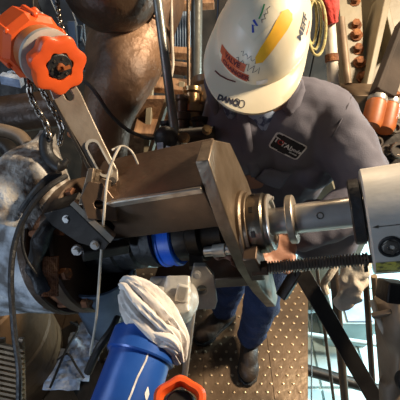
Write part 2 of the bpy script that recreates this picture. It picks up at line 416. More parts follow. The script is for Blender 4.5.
# bracket holding the screw's far end to the head
# bridge bars
def bridge(name, y0, y1, z0, z1, l0, l1, mat_='brown_steel'):
    m = MB(); m.prism([M(l0, y0, z0), M(l0, y1, z0), M(l0, y1, z1), M(l0, y0, z1)], AX * (l1 - l0)); return m.build(name, mat_, mc, bevel=.004)
br = bridge('bridge_bar', -.060, .095, .066, .180, -.345, -.064)
m = MB(); m.box(M(-.203, -.063, .174), (AX, AY, AZ), (.275, .007, .014)); m.build('bridge_lip', 'pale_steel_lit_edge', br, bevel=.002)  # paler than the bar: the light on this edge is in the colour
bridge('bridge_bar', -.02, .11, -.205, -.165, -.345, -.064)
bridge('rear_bar', .115, .15, -.12, .02, -.345, -.064, 'dark_steel')
# tie rod behind the plate with a bright nut
MB().cyl(M(-.125, -.062, -.004), M(-.064, -.062, -.004), .011, n=20).build('tie_rod', 'bright_steel', mc)
MB().lathe(M(-.105, -.062, -.004), AX, [(0, .011), (0, .014), (.028, .014), (.028, .011)], 20).build('tie_rod_sleeve', 'aluminium', mc)
# coupling on the axis inside the bridge
MB().lathe(M(-.47, 0, 0), AX, [(0, .08), (.12, .08), (.125, .075), (.17, .075), (.175, .068), (.195, .068), (.20, .074), (.225, .074)], 40).build('coupling', 'black_rubber', mc, smooth=30)
cb = MB().lathe(M(-.246, 0, -.014), AX, [(0, .064), (.003, .068), (.010, .068), (.012, .065), (.030, .065), (.032, .068), (.042, .068), (.045, .064)], 40).build('blue_band', 'bright_blue', mc, smooth=25); cb['label'] = 'bright blue band around the coupling'
MB().lathe(M(-.197, 0, -.01), AX, [(0, .060), (.03, .060), (.034, .064), (.06, .064), (.065, .05), (.11, .05)], 40).build('gland', 'dark_steel', mc, smooth=25)
# lower clevis with hole, under the plate
u_ = (W(214, 270, .84) - W(196, 270, .84)).normalized(); v_ = (W(205, 262, .84) - W(205, 300, .86)).normalized()
MB().holed(W(192, 305, .86), u_, v_, [(0, 0), (.05, 0), (.055, .02), (.048, .075), (.03, .10), (.005, .10), (-.005, .06)], [circ(.022, .045, .011)], .02).build('clevis', 'cast_grey', mc, bevel=.002)
MB().bar(W(196, 268, .87), W(196, 235, .90), .03, .03).build('clevis_stem', 'dark_steel', mc)
# lug with hole at the left end of the bridge, gussets
lug = [(-.03, -.03), (.028, -.035), (.034, .01), (.016, .045), (-.012, .048), (-.034, .015)]
MB().holed(W(99, 205, .80), CR * .95 + CF * .3, (CU * .97 - CR * .22), lug, [circ(0, 0, .010)], .016).build('lifting_lug', 'brown_steel', mc, bevel=.002)
for (a, b, c, d, q) in (((78, 205), (88, 168), (94, 168), (88, 205), .785), ((92, 200), (101, 178), (108, 180), (101, 203), .80)):
    MB().prism([W(*a, q), W(*b, q), W(*c, q), W(*d, q)], CF * .07 + CR * .005).build('gusset', 'plate_steel', mc, bevel=.002)
# clamp slab at the pipe end: thick plate with bolts in its underside
cs = MB().prism([W(43, 214, .82), W(71, 206, .80), W(109, 243, .765), W(104, 251, .77), W(78, 243, .79), W(52, 226, .81)], (CU * .030 + CF * .045 + CR * .004)).build('clamp_slab', 'dark_steel', mc, bevel=.002)  # shade on the slab's face is put into the dark colour
MB().prism([W(70, 204.5, .798), W(74, 201, .80), W(114, 238, .766), W(110, 243, .763)], CU * .006 + CF * .02).build('pale_steel_lit_edge', 'pale_steel_lit_edge', cs)  # pale strip painting the slab's edge as lit
nf = (-CF * .9 - CU * .3).normalized()
for (x_, y_, d_) in ((67, 219, .805), (95, 245, .772)): hexbolt(mc, W(x_, y_, d_), nf, .0065, .009)
hexbolt(mc, W(77, 250, .80), nf, .0075, .012)
MB().bar(W(82, 254, .83), W(128, 246, .87), .022, .03).build('cross_bar', 'dark_steel', mc, bevel=.003)
# diagonal support leg, angle iron
l0, l1 = W(299, 268, 1.0), W(390, 425, 1.05)
sl = MB().bar(l0, l1, .042, .012, CF).build('support_leg', 'dark_steel', mc, bevel=.002)
u_, v_ = basis(l1 - l0, CF)
MB().box((l0 + l1) / 2 + v_ * .016 + u_ * .014, ((l1 - l0).normalized(), u_, v_), ((l1 - l0).length, .006, .026)).build('leg_flange', 'brown_steel', sl, bevel=.001)
MB().bar(M(-.02, 0.0, -.29), l0, .03, .02).build('leg_bracket', 'dark_steel', mc, bevel=.003)

# ================================================================== PIPE that the machine is bolted to
pp = thing('flanged_pipe', M(-.8, 0, -.18), 'wide grey wrapped pipe with rusty brown bolted flange, running out of the left edge', 'pipe')
def rough_tube(path, rad, n=48, amp=.008, f=9.):
    m = MB(); m.tube(path, rad, n)
    out = []
    for p in m.v: out.append(p + V((noise.noise(p * f), noise.noise(p * f + V((7, 1, 3))), noise.noise(p * f + V((2, 9, 4))))) * amp)
    m.v = out; return m
PR = .168
rough_tube([M(-1.5 + .045 * i, 0, 0) for i in range(23)], PR, 56, .010).build('pipe_body', 'pipe_wrap', pp, smooth=60)
MB().lathe(M(-.525, 0, 0), AX, [(0, .10), (0, .170), (.003, .174), (.025, .174), (.028, .17), (.028, .10)], 64, False).build('flange', 'dark_lagging', pp, smooth=30)
MB().lathe(M(-.465, 0, 0), AX, [(0, .06), (0, .166), (.003, .172), (.034, .172), (.038, .166), (.038, .06)], 64, False).build('flange', 'brown_steel', pp, smooth=30)
MB().lathe(M(-.505, 0, 0), AX, [(0, .160), (.045, .160)], 48, False).build('gasket', 'rust', pp, smooth=30)
for k in range(10):
    a = .2 + 2 * math.pi * k / 10; n_ = AY * math.cos(a) + AZ * math.sin(a)
    b_ = MB().cyl(M(-.545, 0, 0) + n_ * .158, M(-.415, 0, 0) + n_ * .158, .009, n=12)
    b_.cyl(M(-.424, 0, 0) + n_ * .158, M(-.408, 0, 0) + n_ * .158, .014, n=6)
    b_.build('flange_bolt', 'rust', pp, smooth=30)
# torn rubber sleeve with the rusty stud cage
tp = MB()
for k in range(7):
    q = W(44 + k * 2.0, 275, .83 + .002 * k); tp.cyl(q + CU * .04, q - CU * .045, .006, n=8)
tp.build('rusty_studs', 'rust', pp)
m = rough_tube(curve([W(60, 214, .84), W(47, 228, .83), W(39, 250, .83), W(37, 272, .83), W(44, 290, .84)], 6), [.018] * 25, 12, .01, 30.); m.build('rubber_sleeve', 'black_rubber', pp)

# ================================================================== OTHER PIPES AND VESSELS
# brown lagged elbow
el = thing('lagged_elbow', W(100, 150, 1.3), 'large brown lagged pipe bend hanging behind the orange hoist', 'pipe')
path = curve([W(152, -70, 1.42), W(146, -10, 1.40), W(136, 25, 1.37), W(126, 58, 1.34), W(117, 92, 1.30), W(107, 128, 1.27), W(100, 200, 1.28)], 6)
er = [.140, .142, .145, .135, .105, .075, .060]
rough_tube(path, [(lambda q: er[int(q)] + (er[min(6, int(q) + 1)] - er[int(q)]) * (q - int(q)))(i * 6 / (len(path) - 1)) for i in range(len(path))], 40, .022, 6.).build('elbow_body', 'brown_lagging', el, smooth=60)
for i, rr in ((13, .147),):
    d = (path[i + 1] - path[i]).normalized(); MB().lathe(path[i], d, [(0, rr - .02), (.003, rr), (.014, rr), (.018, rr - .02)], 40, False).build('lagging_band', 'brown_lagging', el)
# dark vessel end above
dv = thing('dark_vessel', W(115, 10, 1.2), 'dark brown rounded vessel end above the lagged pipe bend', 'vessel')
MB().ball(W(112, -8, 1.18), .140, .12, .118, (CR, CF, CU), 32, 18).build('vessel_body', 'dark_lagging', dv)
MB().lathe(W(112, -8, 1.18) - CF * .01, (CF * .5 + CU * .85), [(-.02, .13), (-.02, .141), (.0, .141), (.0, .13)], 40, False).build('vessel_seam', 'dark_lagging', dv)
# pale canvas covered branch at left
cv = MB(); pth = curve([W(46, 132, 1.02), W(44, 148, 1.02), W(38, 168, 1.0), W(30, 190, .98), W(18, 216, .98)], 6)
cvm = rough_tube(pth, [.018, .02, .024, .029, .034, .04, .045, .051, .056, .062, .067, .072, .078, .084, .09, .094, .098, .10, .105, .108, .112, .114, .116, .118, .12], 36, .012, 16.)
tag(cvm.build('canvas_cover', 'canvas', smooth=60), 'pale dirty canvas cover rising to a point behind the wrapped pipe', 'cover')
# brown drum lower left
dr = thing('brown_drum', onz(20, 420, 0), 'large dark brown steel drum in the bottom left corner under the wrapped pipe', 'drum')
dc = V((-.96, .82, 0))
MB().lathe(dc, V((0, 0, 1)), [(0, .26), (.02, .275), (.32, .275), (.33, .283), (.35, .283), (.36, .275), (.66, .275), (.67, .283), (.69, .283), (.70, .275), (.96, .275), (.98, .262), (.98, .25), (.965, .25)], 56).build('drum_body', 'drum_brown', dr, smooth=30)
MB().lathe(dc + V((.12, -.08, .965)), V((0, 0, 1)), [(0, .03), (.014, .03), (.016, .026)], 20).build('bung', 'rust', dr)
# ribbed hose bundle (bottom left corner)
gr = thing('ribbed_grating', W(10, 420, .9), 'bronze coloured ribbed grating panel in the bottom left corner', 'grating')
for i in range(14):
    y_ = 346 + i * 5.2
    MB().bar(W(-22, y_ - 6, .92), W(24, y_ + 4, .92), .006, .012, CF).build('slat', 'bronze', gr)
for x_ in (-14, 2, 21): MB().bar(W(x_, 338, .935), W(x_ + 2, 420, .935), .012, .012, CF).build('bearer', 'brown_pole', gr)
# steel blue bucket behind the cord
bk = thing('blue_bucket', W(112, 300, 1.12), 'faded steel blue bucket behind the white cord', 'bucket')
bc = W(114, 318, 1.16)
MB().lathe(bc, V((0, 0, 1)), [(0, .078), (.01, .082), (.26, .092), (.265, .096), (.275, .096), (.275, .09), (.02, .078)], 36).build('bucket_body', 'steel_blue', bk, smooth=30)
MB().tube([bc + V((.096 * math.cos(a), -.02 - .05 * math.sin(a), .27 - .085 * math.sin(a))) for a in [math.pi * i / 16 for i in range(17)]], .003, 6).build('bail', 'chain_steel', bk)
MB().cyl(bc - V((0, 0, bc.z)), bc, .05, n=24).build('stand', 'dark_steel', bk)
# crumpled bluish sheeting and tray at bottom left
tr = thing('shiny_tray', onz(70, 370, .02), 'shallow dark tray with bluish crumpled foil on the deck beside the brown drum', 'tray')
c_ = onz(80, 362, .10)
m = MB(); m.box(c_, (V((.8, .6, 0)), V((-.6, .8, 0)), V((0, 0, 1))), (.16, .42, .012)); m.build('tray_base', 'dark_steel', tr)
MB().box(c_ - V((0, 0, .05)), (V((.8, .6, 0)), V((-.6, .8, 0)), V((0, 0, 1))), (.10, .30, .10)).build('tray_foot', 'dark_steel', tr)
for (x_, y_, sx, sy) in ((84, 346, .13, .11), (70, 364, .16, .12), (88, 330, .08, .07), (62, 384, .13, .04), (100, 334, .07, .05)):
    c0 = onz(x_, y_, .125); vs = []; fs = []; K = 9
    for j_ in range(K + 1):
        for i_ in range(K + 1):
            p_ = V((c0.x + (i_ / K - .5) * sx * 1.3, c0.y + (j_ / K - .5) * sy * 1.3, 0)); vs.append(p_ + V((0, 0, .125 + noise.noise(p_ * 22) * .02 + noise.noise(p_ * 60) * .008)))
    for j_ in range(K):
        for i_ in range(K):
            a = j_ * (K + 1) + i_; fs.append((a, a + 1, a + K + 2, a + K + 1))
    MB().add(vs, fs).build('foil_sheet', 'foil_blue', tr, solid=.002, smooth=20)
m = MB().tube(curve([onz(50, 388, .17), onz(66, 350, .2), onz(78, 328, .2), onz(70, 322, .22)], 8), .006, 8).build('air_hose', 'black_rubber'); tag(m, 'black rubber air hose lying across the shiny tray', 'hose')
m = MB().tube(curve([onz(57, 360, .16), onz(68, 354, .17), onz(76, 366, .16), onz(84, 378, .15)], 8), .005, 8).build('rubber_hose', 'black_rubber'); tag(m, 'short looped black hose on the bluish foil in the tray', 'hose')

# blue cylinder in front
cy = thing('blue_cylinder', W(118, 430, .64), 'thick blue painted hydraulic cylinder rising from the bottom edge, ringed with a blue collar', 'cylinder')
c0, c1 = W(112, 440, .66), W(152, 322, .78); cd = (c1 - c0).normalized(); CL = (c1 - c0).length
MB().lathe(c0 - cd * .25, cd, [(0, .055), (.01, .0585), (CL + .25 - .068, .0585)], 48).build('barrel', 'blue_paint', cy, smooth=30)
MB().lathe(c0 + cd * (CL - .072), cd, [(0, .056), (.0, .0635), (.003, .066), (.040, .066), (.044, .063), (.044, .054), (.06, .052)], 48).build('gland_collar', 'blue_paint', cy, smooth=30)
MB().cyl(c0 + cd * (CL - .03), c0 + cd * (CL + .06), .042, n=32).build('rod_end', 'cast_grey', cy)
tb = MB().lathe(c0 - cd * .25, cd, [(0, .0588), (CL + .2, .0588)], 48, False)
tree = BVHTree.FromPolygons(tb.v, tb.f)
q = hit(tree, 138, 378); e = (W(150, 360, .7) - W(131, 400, .7)).normalized()
decal('paint_scratch', stroke([(-.055, .001), (-.03, 0), (0, .0012), (.03, -.001), (.045, .0005)], .0032), tree, q, e, 'patch_white', cy, .0006)
q = hit(tree, 147, 394)
decal('paint_chip', gridpoly(.022, .010, 4, 2, lambda x, y: (x, y * (1 - abs(x) / .013))), tree, q, e, 'patch_white', cy, .0006)
# grey casting beyond the rag
ca = thing('grey_casting', W(182, 300, .83), 'light grey cast valve body with a raised square pad beside the rag', 'casting')
ax_ = (CR, (CU * .9 + CF * .43).normalized(), CR.cross((CU * .9 + CF * .43).normalized()))
m = MB(); m.ball(W(175, 300, .81), .052, .05, .045); m.box(W(178, 296, .80), ax_, (.055, .075, .06)); m.cyl(W(165, 285, .85), W(178, 325, .84), .036); m.box(W(168, 285, .84), ax_, (.08, .03, .05))
blob(m, 'casting_body', 'cast_grey', ca, .006, 5, .004, .03)
pd = MB().box(W(182, 293, .768), ((CR * .97 - CU * .2).normalized(), (CU * .97 + CR * .2).normalized(), -CF), (.024, .034, .012)).build('square_pad', 'aluminium', ca, bevel=.003)
MB().box(W(182, 293, .761), ((CR * .97 - CU * .2).normalized(), (CU * .97 + CR * .2).normalized(), -CF), (.014, .024, .003)).build('name_plate', 'pale_ring', pd)
for (x_, y_) in ((197, 275), (170, 280)): hexbolt(ca, W(x_, y_, .80), -CF, .006, .01)
# rag twisted round the cylinder end
def rag(path, rad, folds, twist, amp, seed, n=96):
    m = MB(); pts = curve(path, 10); K = len(pts); base = 0; u = None
    for i, p in enumerate(pts):
        d = (pts[min(i + 1, K - 1)] - pts[max(i - 1, 0)]).normalized()
        if u is None: u, v = basis(d)
        else: u = (u - d * u.dot(d)).normalized(); v = d.cross(u)
        t = i / (K - 1); k_ = t * (len(rad) - 1); a_ = int(min(k_, len(rad) - 2)); r0 = rad[a_] + (rad[a_ + 1] - rad[a_]) * (k_ - a_)
        for k in range(n):
            a = 2 * math.pi * k / n; ph = folds * a + twist * t + 1.3 * noise.noise(V((math.cos(a) * 1.1, math.sin(a) * 1.1, t * 1.8 + seed)))
            f = abs(math.sin(ph / 2)) ** .7 + .22 * abs(math.sin(ph * 1.35 + 3 * t)) + .12 * math.sin(ph * 2.3 - 5 * t)
            rr = r0 * (1 + amp * (f - .6)) + .004 * noise.noise(V((math.cos(a) * 1.5, math.sin(a) * 1.5, t * 3 + seed)))
            m.v.append(p + (u * math.cos(a) + v * math.sin(a)) * rr)
    for i in range(K - 1):
        for k in range(n):
            a = i * n + k; b = i * n + (k + 1) % n; m.f.append((a, b, b + n, a + n))
    m.f.append(tuple(reversed(range(n)))); m.f.append(tuple((K - 1) * n + k for k in range(n)))
    return m
rg = thing('cotton_rag', W(150, 320, .76), 'white cotton rag twisted around the top of the blue cylinder', 'rag')
rag([W(130, 288, .775), W(141, 303, .755), W(155, 321, .74), W(171, 340, .735), W(181, 362, .735)], [.022, .036, .041, .038, .028, .010], 11, 5, .34, 1.).build('wrapped_cloth', 'cloth', rg, smooth=70)
rag([W(124, 284, .79), W(131, 287, .775), W(142, 297, .765), W(152, 310, .76)], [.012, .022, .028, .022], 6, 4, .32, 5.).build('loose_end', 'cloth', rg, smooth=70)
rag([W(145, 330, .74), W(158, 333, .72), W(170, 338, .715), W(178, 350, .72)], [.018, .022, .020, .010], 6, 5, .32, 9.).build('lower_fold', 'cloth', rg, smooth=70)
# orange hose coupling at the bottom edge
oc = thing('orange_coupling', W(183, 402, .62), 'orange ring handle of a coupling at the bottom edge beside the blue cylinder', 'coupling')
rc = W(180, 408, .62); nx = (-CF * .75 + CU * .66).normalized(); u_, v_ = basis(nx)
MB().lathe(rc, nx, [(0, .030), (.003, .040), (.018, .043), (.024, .038), (.024, .032), (.006, .028)], 36, False, lambda a, t: 1 + .05 * math.cos(6 * a)).build('ring_handle', 'orange_paint', oc)
MB().lathe(rc - nx * .05, nx, [(0, .025), (.052, .027), (.06, .022)], 28).build('core', 'dark_steel', oc)
MB().cyl(rc - nx * .05, V((rc.x - .02, rc.y + .05, 0)), .018, n=16).build('stem', 'dark_steel', oc)
# thin bright rod down to the deck
a_ = W(192, 306, .98); b_ = onz(183, 392, 0)
tag(MB().cyl(b_, a_, .012, n=14).build('steel_rod', 'bright_steel'), 'thin bright steel rod standing on the deck right of the rag', 'rod')

# ================================================================== LEVER HOIST
lh = thing('lever_hoist', W(60, 120, .86), 'orange lever chain hoist with a lobed hand wheel and slotted grey lever', 'hoist')
bC, wC = W(29, 43, .885), W(59, 66, .80); ad = (wC - bC).normalized()
gc = MB().lathe(bC - ad * .050, ad, [(0, .054), (.008, .070), (.085, .075), (.105, .064), (.11, .045)], 8).build('gear_cover', 'orange_paint', lh, bevel=.004, smooth=20)
u_, v_ = basis(ad)
for k in range(6):
    a = k * math.pi / 3 + .25; n_ = u_ * math.cos(a) + v_ * math.sin(a)
    MB().box(bC + ad * .01 + n_ * .070, (ad, ad.cross(n_), n_), (.07, .012, .010)).build('rib', 'orange_paint', gc, bevel=.003)
pb = W(40, 17, .875); nb_ = (-CF + CU * .1 + CR * .15).normalized()
MB().lathe(pb - nb_ * .012, nb_, [(0, .0105), (.016, .0105), (.018, .008), (.018, .005), (.012, .005)], 20).build('rivet', 'bright_steel', gc, smooth=25)
MB().box(W(36, 27, .89), (imgdir(.5, .86), imgdir(.86, -.5), CF), (.075, .05, .03)).build('side_plate', 'orange_paint', gc, bevel=.008)
MB().lathe(bC + ad * .06, ad, [(0, .052), (.0, .056), ((wC - bC).length - .122, .054), ((wC - bC).length - .115, .050)], 40).build('brake_cover', 'dull_orange', lh, smooth=30)
MB().lathe(wC - ad * .052, ad, [(0, .044), (0, .061), (.011, .061), (.014, .05)], 40).build('pale_ring', 'pale_ring', lh, smooth=30)
MB().lathe(bC + ad * .1, ad, [(0, .040), ((wC - bC).length - .13, .040)], 40).build('brake_disc', 'brown_steel', lh, smooth=30)
lob = lambda a, t: 1 + (.085 * math.cos(7 * a) if t > .002 else 0)
hw = MB().lathe(wC - ad * .040, ad, [(0, .036), (.006, .050), (.03, .057), (.040, .058), (.046, .055), (.048, .048), (.046, .028), (.040, .026)], 84, True, lambda a, t: 1 + .075 * math.cos(7 * a)).build('hand_wheel', 'orange_paint', lh, smooth=40)
MB().lathe(wC + ad * .001, ad, [(0, .0265), (.004, .0262), (.006, .024)], 36).build('hub_cover', 'black_rubber', hw)
for k in range(6):
    a = k * math.pi / 3; n_ = u_ * math.cos(a) + v_ * math.sin(a)
    MB().cyl(wC + ad * .006 + n_ * .018, wC + ad * .009 + n_ * .018, .0026, n=8).build('hub_screw', 'chain_steel', hw)
MB().lathe(wC + ad * .006, ad, [(0, .0085), (.006, .0085), (.007, .004), (.004, .004)], 16).build('hub_nut', 'dull_orange', hw)
MB().box(wC + ad * .010 + CR * .012, ((CR - ad * CR.dot(ad)).normalized(), ad.cross(CR).normalized(), ad), (.014, .006, .004)).build('hub_pointer', 'dull_orange', hw)
# lever arm
q0, q1 = W(62, 88, .855), W(113, 184, .845); ul = (q1 - q0).normalized(); LL = (q1 - q0).length
nl = (-CF * .93 + CR * .25 + CU * .1); nl = (nl - ul * nl.dot(ul)).normalized(); vl = nl.cross(ul)
lo = [(-.01, -.026), (.03, -.030), (.10, -.028), (.15, -.025), (LL - .02, -.024), (LL + .005, -.012), (LL + .005, .010), (LL - .02, .022), (.15, .024), (.10, .026), (.03, .030), (-.01, .026)]
lv = MB().holed(q0, ul, vl, lo, [slot(.022, .004, .016, .008), slot(LL - .060, -.002, .055, .0125)], .012).build('lever', 'grey_lever', lh, bevel=.0025)
m = MB(); sl_ = slot(LL - .060, -.002, .060, .0155); si = slot(LL - .060, -.002, .054, .0118)
m.holed(q0 + nl * .012, ul, vl, sl_, [si], .005); m.build('slot_rim', 'pale_ring', lv)
MB().box(q0 + ul * (LL * .5) - vl * .030 - nl * -.004, (ul, vl, nl), (LL * .8, .006, .02)).build('lever_edge', 'dark_steel', lv, bevel=.001)
hexbolt(lh, q0 + ul * (LL - .004) + nl * .012, nl, .006, .008, 'chain_steel')
MB().ball(W(71, 134, .84), .008).build('red_catch', 'dull_orange', lh)
# load chain and hand chain
def chain(pts, link, wire, name, label):
    P = curve(pts, 20); L = [0]
    for i in range(1, len(P)): L.append(L[-1] + (P[i] - P[i - 1]).length)
    m = MB(); s = 0; k = 0; u = None
    while s < L[-1]:
        i = max(j for j in range(len(L)) if L[j] <= s); i = min(i, len(P) - 2); t = (s - L[i]) / max(1e-6, L[i + 1] - L[i]); p = P[i].lerp(P[i + 1], t); d = (P[i + 1] - P[i]).normalized()
        a, b = basis(d, CF); a, b = (a, b) if k % 2 else (b, -a)
        a = (a + b * .35).normalized(); h = link / 2; r = link * .30; pts2 = []
        for q in range(16):
            th = 2 * math.pi * q / 16; pts2.append(p + d * (math.sin(th) * r + (h - r) * (1 if math.sin(th) > 0 else -1)) + a * math.cos(th) * r)
        N = 6; base = len(m.v)
        for q in range(16):
            dd = (pts2[(q + 1) % 16] - pts2[q - 1]).normalized(); e1 = dd.cross(a.cross(d)).normalized(); e2 = a.cross(d)
            for w in range(N): m.v.append(pts2[q] + (e1 * math.cos(w * 1.0472) + e2 * math.sin(w * 1.0472)) * wire)
        for q in range(16):
            for w in range(N): m.f.append((base + q * N + w, base + q * N + (w + 1) % N, base + ((q + 1) % 16) * N + (w + 1) % N, base + ((q + 1) % 16) * N + w))
        s += link * .74; k += 1
    return tag(m.build(name, 'chain_steel', smooth=60), label, 'chain')
chain([W(30, 74, .90), W(30, 92, .89), W(36, 108, .89), W(46, 124, .90), W(50, 142, .91)], .019, .0032, 'load_chain', 'steel load chain hanging left below the orange hoist')
chain([W(42, 90, .86), W(50, 104, .86), W(56, 116, .86), W(62, 128, .87), (W(60, 142, .88))], .017, .003, 'hand_chain', 'shorter steel chain draped beside the slotted grey lever')
chain([W(56, -6, 1.15), W(58, 8, 1.12), W(60, 22, 1.08), W(66, 38, 1.05)], .02, .003, 'dark_chain', 'chain hanging from above behind the orange hand wheel')
hk = MB(); hk.tube(curve([W(52, 128, .92), W(46, 140, .92), W(48, 156, .92), W(60, 166, .92), W(68, 160, .92)], 6), [.013] * 5 + [.016] * 14 + [.012, .011, .010, .008, .007, .006], 12)
tag(hk.build('load_hook', 'black_rubber'), 'black forged hook at the end of the load chain', 'hook')

# cables and cords
tag(MB().tube(curve([W(120, 146, .80), W(113, 160, .79), W(107, 182, .785), W(104, 215, .78), W(100, 270, .80), W(96, 320, .84), W(90, 355, .86)], 8), .0028, 8).build('string', 'cord_white'), 'thin white cord tied to the lever end and hanging straight down', 'cord')
tag(MB().tube(curve([W(112, 150, .80), W(123, 146, .81), W(132, 152, .82), W(138, 164, .84)], 8), .0022, 8).build('string', 'cord_white'), 'short curled loop of white cord on top of the bridge bar', 'cord')
tag(MB().tube(curve([W(76, 76, 1.10), W(88, 84, 1.06), W(98, 96, 1.04), W(110, 114, 1.05), W(128, 130, 1.07), W(148, 138, 1.10), W(160, 137, 1.12)], 8), .0055, 8).build('black_cable', 'black_rubber'), 'black cable sagging across the brown lagged pipe bend', 'cable')
tag(MB().tube(curve([W(66, 176, .84), W(50, 186, .80), W(32, 205, .79), W(17, 235, .79), W(11, 275, .78), W(14, 330, .78), W(19, 372, .78), W(18, 420, .79)], 8), .006, 8).build('power_cable', 'black_rubber'), 'black power cable running down over the grey wrapped pipe', 'cable')
tag(MB().tube(curve([W(24, 220, .80), W(22, 240, .795), W(26, 258, .80), W(36, 274, .81)], 8), .003, 8).build('thin_cable', 'black_rubber'), 'thin dark wire curving over the grey wrapped pipe into the rubber sleeve', 'cable')
dh = curve([W(88, 372, .92), W(98, 350, .9), W(112, 330, .92), W(118, 318, .95)], 6)
tag(MB().tube(dh, .010, 10).build('dark_hose', 'dark_steel'), 'dark steel hose left of the blue cylinder', 'hose')

# ================================================================== THE WORKER
pr = thing('person', (.19, .92, 0), 'worker in grey coveralls, blue jeans and white hard hat bending over the spindle', 'person')
tcam = V((-58 / 390, -150 / 390, -1)).normalized(); e0 = V((.30, .95, 0)); e0 = (e0 - tcam * e0.dot(tcam)).normalized()
def c2w(v): return CR * v.x + CU * v.y + CF * v.z
ca_, sa_ = math.cos(math.radians(40)), math.sin(math.radians(40))
HU = c2w(tcam * ca_ + e0 * sa_).normalized(); HF = c2w(tcam * sa_ - e0 * ca_).normalized(); HL = HU.cross(HF)    # up, front, wearer's left
HC = W(263, 33, .96)
HS = 1.045
def H(f, l, u): return HC + (HF * f + HL * l + HU * u) * HS
SHL, SHR = W(324, 113, 1.13), V((.10, 1.06, 1.34))
ELL, ELR = W(376, 196, 1.06), V((.02, .82, 1.10))
HAL, HAR = W(281, 247, 1.02), W(238, 252, 1.02)
hipL, hipR = V((.27, .97, .93)), V((.11, 1.0, .93))
KL, KR = V((.265, .87, .50)), V((.15, 1.02, .50)); ANL, ANR = V((.255, .90, .10)), V((.125, 1.05, .10))
# one continuous body: head, neck, trunk, arms with hands, legs
bd = MB()
hx = (HL, HF, HU)
bd.ball(H(.0, 0, -.015), .077, .098, .105, hx); bd.ball(H(.03, 0, -.085), .060, .062, .062, hx); bd.ball(H(.055, 0, -.115), .035, .035, .028, hx)
bd.ball(H(.103, 0, -.055), .012, .02, .026, hx); bd.ball(H(.112, 0, -.068), .015, .013, .011, hx)
bd.ball(H(.095, 0, -.098), .024, .010, .007, hx); bd.ball(H(.092, 0, -.110), .022, .010, .007, hx)
for s in (-1, 1):
    bd.ball(H(.0, s * .079, -.045), .010, .022, .032, hx); bd.ball(H(.075, s * .035, -.060), .022, .016, .016, hx); bd.ball(H(.088, s * .030, -.022), .022, .010, .008, hx)
nk = V((.20, 1.02, 1.42)); cap(bd, H(-.02, 0, -.09), nk, .057, .064)
cap(bd, nk, V((.2, 1.04, 1.2)), .09, .12); cap(bd, V((.2, 1.04, 1.2)), V((.19, 1.0, .95)), .12, .12)
cap(bd, nk, SHL, .06, .06); cap(bd, nk, SHR, .06, .06)
def hand(m, wrist, center, palm_n, fdir, curl, thumb_side):
    """palm, four curled fingers of unequal length with knuckles, thumb from the palm's side"""
    f = fdir.normalized(); n = (palm_n - f * palm_n.dot(f)).normalized(); s = f.cross(n) * thumb_side
    m.ball(center, .040, .016, .044, (s, n, f)); cap(m, wrist, center - f * .02, .027, .026)
    for i, (off, ln) in enumerate(((.030, .072), (.010, .080), (-.011, .075), (-.030, .060))):
        p = center + s * off + f * .034; ang = curl[0]; r = .0095 - .0006 * i
        for k in range(3):
            dd = f * math.cos(ang) + n * math.sin(ang) + s * off * 1.2; l = ln * (.45, .32, .26)[k]
            q = p + dd.normalized() * l; cap(m, p, q, r, r * .92, 3); p = q; r *= .92; ang += curl[1]
    p = center + s * .034 - f * .012; a1_ = (f * .55 + s * .75 + n * .35).normalized(); q = p + a1_ * .034; cap(m, p, q, .0125, .011, 3)
    a2_ = (f * .85 + s * .2 + n * .45).normalized(); cap(m, q, q + a2_ * .030, .0105, .0085, 3)
fl_ = (HAL - ELL).normalized(); wl_ = HAL - fl_ * .075
hdm = MB()
hand(bd, wl_, HAL, (AZ * .55 - CF * .8), (fl_ + CU * .06 - CF * .1), (.25, .55), -1)
fr_ = (HAR - ELR).normalized(); wr_ = HAR - fr_ * .075
hand(bd, wr_, HAR, CU * .6 - CF * .6, fr_, (.3, .6), 1)
cap(bd, SHL, ELL, .055, .042); cap(bd, ELL, wl_, .042, .027); cap(bd, SHR, ELR, .052, .042); cap(bd, ELR, wr_, .042, .027)
for hp, kn, an, fw in ((hipL, KL, ANL, V((-.1, -1, 0))), (hipR, KR, ANR, V((-.75, -.66, 0)))):
    cap(bd, hp, kn, .082, .055); cap(bd, kn, an, .055, .036); cap(bd, an - V((0, 0, .04)), an + fw.normalized() * .12 - V((0, 0, .06)), .038, .028)
cap(bd, hipL, hipR, .1, .1)
body = blob(bd, 'body', 'skin', pr, .0055, 3)
# eyes, mouth, brows, short hair
for s in (-1, 1):
    e_ = MB().ball(H(.086, s * .032, -.038), .0125, n=14, m=9).build('eye', 'patch_white', pr)
    MB().ball(H(.0955, s * .032, -.040), .0055, n=10, m=6).build('iris', 'ink_dark', e_)
m = MB(); m.ball(H(-.02, 0, -.005), .083, .098, .098, hx); m.ball(H(-.055, 0, -.06), .066, .045, .055, hx); blob(m, 'hair', 'hair', pr, .008, 2, .006, .02)
# jeans
jn = MB(); cap(jn, hipL, hipR, .115, .115)
for hp, kn, an in ((hipL, KL, ANL), (hipR, KR, ANR)): cap(jn, hp, kn, .100, .076); cap(jn, kn, an + V((0, 0, .05)), .076, .066)
cap(jn, (hipL + hipR) / 2, V((.19, 1.0, 1.02)), .14, .13)
trousers = blob(jn, 'jeans', 'denim', pr, .009, 5, .022, .07)
